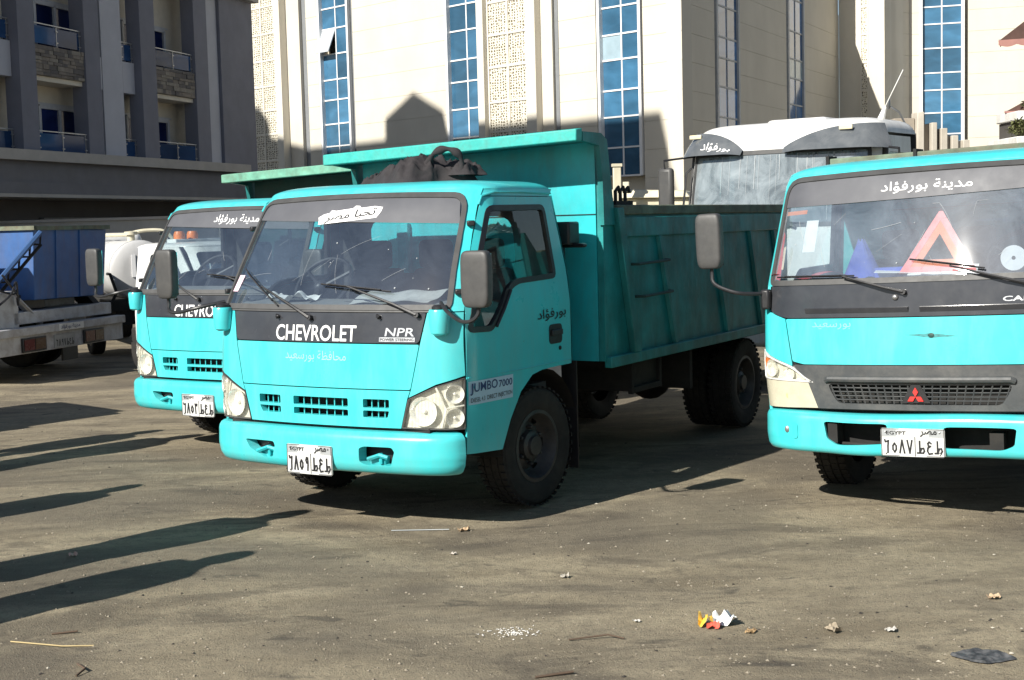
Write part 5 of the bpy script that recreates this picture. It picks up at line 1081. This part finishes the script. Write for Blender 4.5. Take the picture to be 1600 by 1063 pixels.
# upright boards and slabs standing in a stepped row behind the lorry cab
CRB = mat('weathered_board', (.50, .46, .39), .8, 0, .12, 5, .002, 30, 0, (.25, .2, .15), .5, 4, True); CRB2 = mat('dun_board', (.30, .26, .21), .85, 0, .15, 5)
BS = thing('board_rack', 'pale upright boards standing in a stepped row right of the white lorry cab', 'boards', (5.4, 18.0, 0))
m = MB(); m.bb(-.6, .75, -.1, .5, 0, 2.1); obj('rack_base', m, CRB2, BS, .01)
for x, w, y, h, dk in ((-.27, .27, .10, 3.10, 1), (-.085, .085, 0, 3.17, 0), (.03, .14, .12, 3.02, 1), (.09, .07, .0, 3.03, 0), (.135, .06, .12, 2.95, 1), (.215, .085, 0, 2.955, 0), (.285, .07, .1, 2.87, 0), (.355, .085, 0, 2.86, 0), (.43, .06, .05, 2.79, 0), (.50, .08, 0, 2.80, 0)):
    m = MB(); m.bb(x-w/2, x+w/2, y-.03, y+.25, 2.1, h); obj('upright_board', m, CRB2 if dk else CRB, BS, .008)
# cream rubbish container -------------------------------------------------------------
T = thing('skip_container', 'cream steel rubbish container with flat lid beyond the dump bed', 'container', (1.95, 20.2, 0), 12)
m = MB(); m.hexa([(-.62, -.5, .3), (.62, -.5, .3), (.62, .6, .3), (-.62, .6, .3), (-.70, -.62, 2.20), (.72, -.62, 2.18), (.72, .7, 2.18), (-.70, .7, 2.20)]); bd = obj('container_body', m, 'cream', T, .02)
m = MB(); m.hexa([(-.80, -.70, 2.20), (.74, -.70, 2.18), (.76, .75, 2.18), (-.78, .75, 2.20), (-.58, -.62, 2.33), (.66, -.62, 2.28), (.68, .7, 2.28), (-.58, .7, 2.33)]); obj('lid', m, 'cream', T, .02)
m = MB(); m.bb(-.66, .68, -.66, -.60, 2.02, 2.06); m.bb(-.2, -.12, -.7, -.6, 2.30, 2.42); obj('lid_rib', m, 'cream', T)
for sx in (-.5, .5):
    m = MB(); m.lathe([(.1, -.04), (.14, -.03), (.14, .03), (.1, .04)], 'x', (sx, 0, .14), 16); m.bb(sx-.05, sx+.05, -.05, .05, .14, .3); obj('castor', m, 'black', T)
T = thing('post', 'short pale post standing left of the cream container', 'post', (1.50, 19.2, 0)); m = MB(); m.bb(-.055, .055, -.05, .05, 0, 2.62); po = obj('shaft', m, 'cream', T, .01); m = MB(); m.bb(-.07, .07, -.065, .065, 2.62, 2.66); obj('post_cap', m, 'cream', T)

# ---------------------------------------------------------------- skip lorry at the left, tail towards the right
def skip_lorry():
    T = thing('skip_lorry', 'scuffed white skip lorry seen from its tail at the left edge', 'lorry', (-6.269, 17.89, 0), -74.3)
    W_ = mat('scuffed_white_paint', (.50, .50, .50), .55, 0, .08, 3, .002, 20, 0, (.16, .10, .07), .75, 5)
    m = MB(); m.prism([(-.66, .37), (2.32, .37), (2.32, .71), (-.66, .71)], 'y', 0, .10); m.prism([(-.66, .60), (2.32, .60), (2.32, .71), (-.66, .71)], 'y', -.05, 0); bm = obj('tail_beam', m, W_, T, .012)
    for t0, t1 in ((-.12, .40), (1.28, 1.78)):
        l_ = MB(); l_.bb(t0, t1, -.03, 0, .385, .57); lo = obj('tail_light', l_, 'black', bm, .01); r_ = MB(); r_.bb(t0+.03, t0+.25, -.036, -.03, .41, .55); obj('light_lens', r_, mat('dark_red_lens', (.10, .02, .02), .25), lo); r_ = MB(); r_.bb(t0+.27, t1-.03, -.036, -.03, .41, .55); obj('light_lens', r_, mat('dark_amber_lens', (.09, .05, .03), .25), lo)
    f = lambda u, v, d=0: (u, -d, v)
    po = obj('license_plate', MB().bb(.60, 1.08, -.012, 0, .385, .555), mat('dim_plate', (.36, .36, .35), .5, 0, .1, 10), bm); t = MB(); glyphs(t, f, '6897TAT', .63, 1.05, .41, .49, .012, .014); obj('plate_lettering', t, 'ink', po, fixn=False)
    lb = MB(); lb.bb(.66, 1.24, -.054, -.05, .61, .70); l2 = obj('tail_label', lb, 'white_paint', bm); obj('label_lettering', word(f, arabic('مدينة بورفؤاد'), rect(.70, .62, 1.15, .69), .056, .01), 'navy', l2, fixn=False)
    m = MB(); m.bb(-.66, .02, .1, .9, .37, 1.18); obj('rear_box', m, W_, T, .02)
    m = MB(); m.bb(-.1, 2.2, .1, 5.2, .74, .90); m.bb(.3, 1.9, .5, 1.6, .90, 1.0); obj('flat_bed', m, W_, T, .01)
    m = MB(); m.tube([(.02, .12, 1.06), (.55, .16, .72)], .045, 8); obj('stay_bar', m, 'steel', T); m = MB(); m.bb(.35, .9, .3, .6, .90, 1.12); obj('stop_block', m, 'black', T, .02)
    m = MB(); m.hexa([(1.98, .15, .8), (2.14, .15, .8), (2.14, .4, .8), (1.98, .4, .8), (2.0, .65, 1.30), (2.16, .65, 1.30), (2.16, .9, 1.25), (2.0, .9, 1.25)]); obj('lift_arm', m, 'chassis', T, .01)
    m = MB(); A0, A1 = Vector((-.42, .25, 1.15)), Vector((.26, -.12, 1.93)); m.tube([A0, A1], .035, 6); la = obj('lift_arm', m, mat('arm_blue', (.03, .08, .20), .5), T)
    for k in range(5): m = MB(); q0 = A0.lerp(A1, k/5); q1 = A0.lerp(A1, (k+1)/5)+Vector((0, .02, -.16)); m.tube([q0, q1, A0.lerp(A1, (k+1)/5)], .016, 5); obj('arm_brace', m, 'chassis', la)
    m = MB(); m.tube([A0+Vector((0, .02, -.18)), A1+Vector((.02, .02, -.16))], .022, 6); obj('arm_chord', m, 'chassis', la)
    for k in range(3): m = MB(); m.tube(smooth_path([(-.5+.07*k, .05, 1.0+.2*k), (-.3+.06*k, -.02, 1.15), (-.15, .0, 1.3-.1*k), (-.05, .06, 1.0)], 5), .014, 6); obj('hose', m, 'black', T)
    m = MB(); m.bb(-.65, -.45, .6, 1.6, 1.2, 2.1); obj('control_cabinet', m, W_, T, .02)
    for t in (-.30, 1.95):
        for dx in (-.12, .12): wheel(T, t+dx*1.9, 1.3, .42, .22, 1 if t > 0 else -1, tread=False); 
        wheel(T, t, 5.6, .42, .24, 1 if t > 0 else -1, tread=False)
    m = MB(); m.bb(1.92, 2.3, .75, .78, .08, .5); obj('mud_flap', m, 'black', T)
    m = MB(); m.bb(-.4, 2.1, 6.0, 7.6, .6, 2.2); m2 = obj('cab', m, W_, T, .1); g_ = MB(); g_.bb(-.2, 1.9, 5.985, 5.995, 1.4, 2.0); obj('rear_window', g_, 'ink', m2)
    m = MB(); m.bb(.4, 1.3, .3, 7.2, .45, .73); obj('chassis_frame', m, 'chassis', T)
    SK = thing('skip', 'rusty edged blue steel skip resting on the white lorry bed', 'skip', (0, 0, 0), -74.3); SK.location = (-6.269+.963*.50, 17.89-.27*.50, 0)
    m = MB(); m.hexa([(.36, .95, 1.04), (2.02, .95, 1.02), (2.0, 3.0, 1.0), (.38, 3.0, 1.0), (.36, .50, 1.98), (2.10, .50, 1.95), (2.10, 3.4, 1.98), (.36, 3.4, 1.98)] if False else [(.36, .60, 1.04), (2.02, .60, 1.02), (2.0, 3.3, 1.0), (.38, 3.3, 1.0), (.36, .56, 1.98), (2.10, .56, 1.95), (2.10, 3.4, 1.98), (.36, 3.4, 1.98)]); sk = obj('skip_body', m, 'skip_blue', SK, .012)
    for t in (.86, 1.42): r_ = MB(); r_.hexa([(t-.012, .585, 1.04), (t+.012, .585, 1.04), (t+.012, .61, 1.04), (t-.012, .61, 1.04), (t-.012, .545, 1.96), (t+.012, .545, 1.96), (t+.012, .58, 1.96), (t-.012, .58, 1.96)]); obj('side_rib', r_, 'skip_blue', sk, .006)
    for y in (1.15, 1.85, 2.6): r_ = MB(); r_.bb(.325, .37, y-.03, y+.03, 1.05, 1.96); obj('side_rib', r_, 'skip_blue', sk, .006)
    m = MB(); m.bb(.33, 2.14, .52, .60, 1.955, 2.01); m.bb(.32, .40, .52, 3.4, 1.96, 2.015); obj('skip_rim', m, 'rust_green', sk)
    return T
skip_lorry()
# ---------------------------------------------------------------- small tanker and white pickup in the background
T = thing('tanker', 'small grey tank lorry with a round tank end beside the blue skip', 'tanker', (-5.63, 21.2, 0), -27)
m = MB(); m.lathe([(0, -.03), (.25, -.025), (.40, -.005), (.445, .03), (.455, .06), (.455, 3.0), (.40, 3.05), (0, 3.08)], 'y', (0, 0, 1.32), 40); tk = obj('tank', m, 'tank', T)
m = MB(); m.lathe([(.462, 0), (.462, .05)], 'y', (0, .06, 1.32), 40); m.lathe([(.462, 0), (.462, .05)], 'y', (0, 1.5, 1.32), 40); obj('tank_band', m, 'tank', tk)
m = MB(); m.lathe([(.06, 0), (.06, .10), (.10, .10), (.10, .15), (0, .16)], 'z', (-.05, .35, 1.76), 14); m.tube(smooth_path([(-.05, .35, 1.88), (.15, .3, 1.92), (.45, .25, 1.90), (.6, .2, 1.72)]), .03, 8); m.tube([(-.05, .35, 1.86), (-.2, 2.2, 1.86)], .03, 8); obj('top_valve', m, 'cream', tk)
m = MB(); m.bb(-.14, -.08, -.045, -.03, 1.22, 1.56); obj('level_strip', m, 'white', tk)
m = MB(); m.tube([(-.48, .1, 1.28), (-.48, -.1, 1.28), (-.40, -.12, 1.0), (-.5, -.1, .8)], .025, 6); m.bb(-.5, .5, -.05, 3.2, .72, .88); m.bb(-.4, .4, 0, 5, .5, .72); obj('tank_frame', m, 'chassis', T)
m = MB(); m.lathe([(.08, 0), (.1, .02), (.1, .12), (.05, .2), (0, .2)], 'y', (.2, -.25, .78), 14); m.bb(.05, .4, -.2, 0, .6, .7); m.lathe([(.07, 0), (.07, .2), (0, .2)], 'z', (.38, -.15, .62), 12); obj('pump', m, 'steel', T)
for s in (-1, 1): wheel(T, s*.55, .9, .36, .2, s, tread=False); wheel(T, s*.55, 4.2, .36, .2, s, tread=False)
m = MB(); m.bb(-.8, .8, 3.4, 5.0, .6, 1.9); cb_ = obj('cab', m, 'white_paint', T, .12); m = MB(); m.bb(-.6, .6, 3.385, 3.39, 1.3, 1.75); obj('rear_window', m, 'ink', cb_)
def pickup():
    T = thing('pickup', 'white pickup with orange roof beacons seen through the second truck windscreen', 'pickup', (-3.35, 18.3, 0), -60)
    S = Surf(.55, -.04, .02, .74, .25, [(0, 0), (.98, .0), (1.0, .02), (1.66, .42), (1.72, .5)], [(0, .78), (.98, .78), (1.70, .66), (1.8, .64)]); fn = lambda u, v, d=0: S(u, v, d)
    wo = rnd(rect(-.69, 1.02, .69, 1.62), .06, 3)
    obj('cab', patch(fn, rect(-.80, .98, .80, 1.70), [wo], 0, .02, .1), 'white_paint', T); obj('roof', roof_skin(S, 1.69, 1.44, .665, .06), 'white_paint', T)
    wg = obj('windscreen', patch(fn, inset(wo, -.01), (), -.004, .006, .12), 'glass', T); obj('sun_strip', patch(fn, rect(-.66, 1.47, .66, 1.61), (), .004, 0, .12), 'ink', wg, fixn=False); obj('visor_lettering', word(fn, arabic('بورفؤاد'), rect(-.16, 1.50, .12, 1.57), .006, .01), 'white', wg, fixn=False)
    bn = MB(); bn.hexa([(-.80, -.75, .45), (.80, -.75, .45), (.80, .1, .45), (-.80, .1, .45), (-.74, -.70, .82), (.74, -.70, .82), (.78, .1, 1.0), (-.78, .1, 1.0)]); obj('bonnet', bn, 'white_paint', T, .06)
    for s in (-1, 1):
        sd = patch(lambda u, v, d=0: (s*(lerp_tab(S.wt, v)+d), u, v), [(.22, .4), (1.42, .4), (1.42, 1.70), (.72, 1.70), (.22, 1.0)], [rnd([(.45, 1.04), (1.20, 1.04), (1.2, 1.60), (.80, 1.60)], .05, 3)], 0, .02, .2); do = obj('door', sd, 'white_paint', T)
        obj('door_window', patch(lambda u, v, d=0: (s*(lerp_tab(S.wt, v)+d), u, v), rnd([(.44, 1.03), (1.21, 1.03), (1.21, 1.61), (.79, 1.61)], .05, 3), (), -.01, .005, .3), 'side_glass', do)
        wheel(T, s*.66, -.1, .32, .19, s, tread=False); wheel(T, s*.66, 1.25, .32, .19, s, tread=False)
        hl = MB(); hl.ball((s*.58, -.72, .68), (.12, .05, .09), 12, 8); obj('headlight', hl, 'lamp', T)
    bk = MB(); bk.bb(-.60, .60, 1.44, 1.7, .42, .62); obj('load_bed', bk, 'chassis', T, .03); ds = MB(); ds.bb(-.66, .66, .25, .6, .92, 1.0); obj('dashboard', ds, 'dash', T); rw = MB(); rw.bb(-.64, .64, 1.39, 1.41, .5, 1.7); obj('rear_wall', rw, 'interior', T); fl = MB(); fl.bb(-.6, .6, -.5, 1.7, .32, .42); obj('chassis_frame', fl, 'chassis', T)
    bp = MB(); bp.bb(-.45, .45, .95, 1.12, 1.74, 1.79); bo = obj('beacon_bar', bp, 'white_paint', T, .01)
    for x in (-.30, -.05): b_ = MB(); b_.lathe([(.075, 0), (.075, .06), (.06, .10), (0, .105)], 'z', (x, 1.03, 1.79), 16); obj('beacon', b_, 'orange', bo)
    rc = MB(); rc.bb(-.55, .1, .3, .55, 1.0, 1.06); obj('dash_mat', rc, mat('dull_red', (.35, .09, .07), .8), T)
pickup()
# closed van and people standing beyond the left edge; only their shadows fall into view
def van():
    T = thing('van', 'dark box van parked beyond the left edge, only its shadow in view', 'van', (-6.25, 13.5, 0), -136)
    m = MB(); m.bb(-.95, .95, 1.9, 4.9, .55, 2.05); obj('cargo_box', m, 'white_paint', T, .02); m = MB(); m.prism([(0, .45), (0, 1.0), (.45, 1.75), (1.6, 1.78), (1.6, .45)], 'x', -.85, .85) if False else m.prism([(0, .45), (1.6, .45), (1.6, 1.85), (.45, 1.8), (.05, 1.1)], 'x', -.85, .85); cb = obj('cab', m, 'white_paint', T, .04)
    m = MB(); m.bb(-.7, .7, .2, .24, 1.2, 1.7); obj('windscreen', m, 'ink', cb)
    m = MB(); m.bb(-.4, .4, 0, 4.8, .35, .55); obj('chassis_frame', m, 'chassis', T)
    for s in (-1, 1):
        for y in (.8, 4.0): wheel(T, s*.78, y, .36, .2, s, tread=False)
van()
def person(i, label, foot, h, face, robe):
    T = thing('person', label, 'person', foot, face, 0, 'men standing beyond the left edge'); k = h/1.75
    V = [(0, 0, .95), (0, 0, 1.15), (0, .0, 1.38), (0, .01, 1.50), (0, -.02, 1.56), (0, -.02, 1.68), (-.09, 0, .90), (-.11, .0, .50), (-.12, .02, .08), (-.13, -.12, .03), (.09, 0, .90), (.11, .02, .50), (.13, .03, .08), (.14, -.10, .03), (-.18, 0, 1.42), (-.22, .02, 1.14), (-.19, -.06, .92), (.18, 0, 1.42), (.22, .02, 1.14), (.19, -.06, .92)]
    Rr = [.18, .17, .19, .10, .085, .10, .13, .10, .075, .05, .13, .10, .075, .05, .08, .06, .045, .08, .06, .045]
    E_ = [(0, 1), (1, 2), (2, 3), (3, 4), (4, 5), (0, 6), (6, 7), (7, 8), (8, 9), (0, 10), (10, 11), (11, 12), (12, 13), (2, 14), (14, 15), (15, 16), (2, 17), (17, 18), (18, 19)]
    me = bpy.data.meshes.new('body'); me.from_pydata([Vector(v)*k for v in V], E_, []); o = link('body', me, T); me.materials.append(mat('clothing_%d' % (i % 3), ((.08, .09, .12), (.2, .2, .21), (.12, .09, .07))[i % 3], .9))
    md = o.modifiers.new('skin', 'SKIN')
    for j, r in enumerate(Rr): me.skin_vertices[0].data[j].radius = (r*k, r*k*.85)
    me.skin_vertices[0].data[0].use_root = True; sb = o.modifiers.new('smooth', 'SUBSURF'); sb.levels = sb.render_levels = 2
    SK_ = mat('skin_tone', (.30, .18, .12), .6); hd = MB()
    def hf(u, w):      # skull narrowing to the jaw, brow, nose and chin on the -y side
        cu, su, cw, sw = math.cos(u), math.sin(u), math.cos(w), math.sin(w); jaw = 1-.26*max(0, -sw)**1.3; front = max(0, -su)*cw
        y = .108*su*cw*(1-.06*max(0, -sw)); x = .086*cu*cw*jaw
        y -= front**26*.030*math.exp(-((sw+.22)/.16)**2)+front**3*(.010*math.exp(-((sw+.85)/.18)**2)+.006*math.exp(-((sw-.12)/.10)**2)-.008*math.exp(-((sw+.02)/.09)**2))
        return (x*k, (y-.02)*k, (1.645+.125*sw)*k)
    hd.grid(hf, [2*math.pi*j/48 for j in range(49)], [-math.pi/2+math.pi*j/28 for j in range(29)])
    for s in (-1, 1): hd.ball((s*.087*k, 0, 1.635*k), (.012*k, .024*k, .034*k), 10, 8)
    hd.tube([(0, .01*k, 1.46*k), (0, -.005*k, 1.57*k)], [.062*k, .055*k], 14)
    head = obj('head', hd, SK_, T, angle=60)
    for s in (-1, 1):
        e = MB().ball((s*.032*k, -.112*k, 1.650*k), (.013*k, .008*k, .008*k), 10, 8); eo = obj('eye', e, 'paper', head); p = MB().ball((s*.032*k, -.1185*k, 1.650*k), (.005*k, .004*k, .006*k), 8, 6); obj('pupil', p, 'ink', eo)
        bw_ = MB(); bw_.tube([(s*.016*k, -.124*k, 1.672*k), (s*.034*k, -.122*k, 1.677*k), (s*.052*k, -.108*k, 1.670*k)], .004*k, 6); obj('eyebrow', bw_, mat('dark_hair', (.015, .012, .01), .8), head)
        hn_ = MB(); wx, wy, wz = s*.19*k, -.06*k, .92*k
        hn_.tube([(wx, wy, wz+.02), (wx, wy-.012, wz-.04), (wx, wy-.022, wz-.095)], [.026*k, .034*k, .030*k], 10)
        for f_, (dy, L) in enumerate(((-.030, .066), (-.010, .078), (.010, .074), (.028, .058))): hn_.tube([(wx, wy-.02+dy, wz-.085), (wx-s*.006, wy-.03+dy, wz-.085-L*.5*k), (wx-s*.020, wy-.034+dy, wz-.085-L*k)], [.0105*k, .0095*k, .007*k], 7)
        hn_.tube([(wx, wy-.035, wz-.03), (wx-s*.012, wy-.062, wz-.065), (wx-s*.020, wy-.066, wz-.10)], [.013*k, .011*k, .008*k], 7); obj('hand', hn_, SK_, T, angle=60)
        sh = MB().ball((s*.125*k, -.055*k, .045*k), (.052*k, .14*k, .048*k), 14, 8); obj('shoe', sh, 'black', T)
    mo = MB(); mo.tube([(-.026*k, -.112*k, 1.585*k), (0, -.124*k, 1.583*k), (.026*k, -.112*k, 1.585*k)], .0045*k, 6); obj('mouth', mo, mat('lip_tone', (.20, .08, .07), .6), head)
    hr = MB().grid(lambda a, b: (.091*k*math.cos(a)*math.cos(b), .006*k+.110*k*math.sin(a)*math.cos(b)-.018*k, 1.652*k+.128*k*math.sin(b)), [2*math.pi*j/24 for j in range(25)], [.42+1.15*j/8 for j in range(9)])
    hr.grid(lambda a, b: (.0905*k*math.cos(a)*math.cos(b), .006*k+.112*k*math.sin(a)*math.cos(b)-.012*k, 1.645*k+.126*k*math.sin(b)), [.25+2.64*j/16 for j in range(17)], [-.55+1.1*j/6 for j in range(7)]); obj('hair', hr, MATS['dark_hair'], T)
    if robe: rb = MB().lathe([(.20*k, 1.40*k), (.19*k, 1.1*k), (.21*k, .8*k), (.25*k, .42*k)], 'z', n=20); rb.v = [(x, y*.72, z) for x, y, z in rb.v]; obj('coat', rb, MATS['clothing_%d' % (i % 3)], T)
    return T
ux, uy = -math.sin(R(SUN_AZ))/math.tan(R(SUN_EL)), -math.cos(R(SUN_AZ))/math.tan(R(SUN_EL))
for i, (lb, px, py, h, f, rb) in enumerate((('tall man in long dark coat whose shadow reaches the middle truck', -1.45, 9.19, 1.86, 40, True), ('man in grey clothes casting the nearest shadow on the yard', -1.58, 7.97, 1.78, 70, True), ('man in brown casting the short middle shadow', -2.82, 10.23, 1.70, 20, False), ('slim man casting the upper of two far shadows', -3.39, 13.13, 1.72, 30, False), ('man casting the lower of two far shadows', -2.93, 12.77, 1.80, 60, True))):
    person(i, lb, (px-ux*h, py-uy*h, 0), h, f, rb)

# ---------------------------------------------------------------- litter on the ground
def crumple(name, label, cat, loc, sx, sy_, h, m, seed, yaw=0, group=None):
    rq = random.Random(seed); a, b, c = (rq.uniform(4, 9) for _ in range(3)); g_ = MB()
    g_.grid(lambda u, v: (sx*(u-.5)*(1+.35*NZ.noise(Vector((v*2.1, a, 0)))), sy_*(v-.5)*(1+.5*NZ.noise(Vector((u*2.3, b, 3)))), .004+h*max(0, .35+1.1*NZ.noise(Vector((u*2.2, v*2.0, c)))+.5*NZ.noise(Vector((u*5, v*5, a))))), [i/10 for i in range(11)], [j/8 for j in range(9)])
    o = obj(name, g_, m, angle=25); o.location = (loc[0], loc[1], gz(*loc[:2])-.004); o.rotation_euler = (0, 0, R(yaw)); tag(o, label, cat, group); return o
t = thing('wrapper', 'torn yellow and white snack wrapper lying on the dirt', 'wrapper', (.92, 6.31, gz(.92, 6.31)-.004), 10)
for nm, x, y, sx, sy_, h, c_, sd in (('wrapper_sheet', .03, .02, .11, .09, .055, (.78, .78, .76), 3), ('wrapper_sheet', -.055, 0, .07, .08, .045, (.85, .55, .08), 8), ('wrapper_sheet', -.02, -.045, .06, .05, .03, (.72, .12, .08), 5)):
    rq = random.Random(sd); a, b_ = rq.uniform(4, 9), rq.uniform(4, 9); m = MB().grid(lambda u, v: (x+sx*(u-.5), y+sy_*(v-.5)*(1+.5*NZ.noise(Vector((u*2, a, 0)))), .006+h*(.35*v+max(0, .3+NZ.noise(Vector((u*2.4, v*1.8, b_)))+.5*NZ.noise(Vector((u*5, v*4, a)))))), [i/8 for i in range(9)], [j/6 for j in range(7)]); obj(nm, m, mat('wrap_%d' % sd, c_, .35), t, angle=25)
def scrap(u, v):
    a = u*2*math.pi; pol = 1/(abs(math.cos(a+.25))**1.15/.15**1.15+abs(math.sin(a+.25))**1.15/.10**1.15)**(1/1.15); r = pol*v*(1+.10*NZ.noise(Vector((math.cos(a)*2, math.sin(a)*2, 5))))
    x, y = r*math.cos(a), r*math.sin(a); z = .014+.016*NZ.noise(Vector((x*14, y*14, 2)))+.010*NZ.noise(Vector((x*38, y*38, 7)))
    return (x*.95, y*.95, max(.002, z*.75)*(1 if v < .98 else .25))
m = MB().grid(scrap, [i/64 for i in range(65)], [j/16 for j in range(17)])
o = obj('rubber_mat', m, mat('dusty_rubber', (.032, .035, .04), .7, 0, .6, 30, .003, 60, 0, (.17, .17, .17), .8, 16), angle=40); o.location = (1.955, 5.73, gz(1.955, 5.73)-.004); tag(o, 'flat black rubber scrap lying at the lower right corner', 'rubber scrap')
for i in range(26):   # crumbs of plaster
    pass
cr = MB(); rq = random.Random(12)
for i in range(120):
    r_ = abs(rq.gauss(0, .055)); a = rq.random()*6.3; s = rq.uniform(.003, .008); x, y = r_*1.5*math.cos(a), r_*math.sin(a); cr.add([(x+u*s, y+v*s, w*s*.6+.002) for u, v, w in ico], icf)
o = obj('plaster_crumbs', cr, mat('plaster_white', (.62, .60, .56), .95), fixn=False, kind='stuff'); o.location = (-.03, 6.27, gz(-.03, 6.27)-.005)
def stick(label, pts, r, m, name='stick'):
    s_ = MB(); x0, y0 = pts[0][:2]; s_.tube([(x-x0, y-y0, z+.004) for x, y, z in pts], r, 6); o = obj(name, s_, m); o.location = (x0, y0, gz(x0, y0)-.004); tag(o, label, 'stick'); return o
STR = mat('straw', (.42, .33, .17), .8); TWG = mat('twig_brown', (.09, .06, .04), .9)
stick('pale straw stalk lying at the lower left corner', [(-2.38, 6.36, 0), (-2.1, 6.24, .008), (-1.96, 6.26, 0)], .0035, STR); stick('dark bent twig under the straw stalk', [(-1.95, 5.98, 0), (-1.88, 5.86, .015), (-1.90, 5.80, .004)], .005, TWG)
stick('thin dark twig just behind the straw stalk', [(-2.22, 6.46, 0), (-2.1, 6.47, .008)], .005, TWG); stick('small forked twig right of the plaster crumbs', [(.22, 6.12, 0), (.40, 6.15, .01), (.47, 6.12, 0)], .004, TWG); stick('short brown stick lying near the bottom middle', [(.06, 5.62, 0), (.22, 5.66, .006)], .006, TWG)
stick('thin pale rod lying in front of the middle truck', [(-.78, 8.50, 0), (-.42, 8.47, .004)], .003, mat('pale_rod', (.33, .36, .37), .6), 'rod')
for i, (px, py, s, c_, lb) in enumerate(((-.33, 8.45, .07, (.45, .32, .2), 'brown dry leaf at the edge of the middle truck shadow'), (-.37, 7.85, .035, (.42, .38, .33), 'small white chip between truck and camera'), (.25, 7.3, .05, (.36, .33, .28), 'pale torn scrap in front of the shadow'), (1.42, 6.15, .07, (.30, .25, .18), 'dull brown scrap right of the snack wrapper'), (1.67, 6.12, .045, (.46, .44, .40), 'small pale shell-like scrap near the rubber piece'), (.55, 6.4, .03, (.5, .48, .44), 'tiny white chip left of the wrapper'), (1.05, 6.18, .05, (.3, .2, .1), 'dark crumpled leaf beside the wrapper'), (-2.6, 8.0, .05, (.55, .35, .28), 'pinkish paper bit between the long shadows'), (2.3, 6.6, .06, (.42, .31, .2), 'tan card strip at the right edge'))):
    crumple('litter', lb, 'litter', (px, py, 0), s, s*.8, s*.4, mat('litter_%d' % i, c_, .8, 0, .2, 30), i+20, i*40, 'bits of litter on the yard')
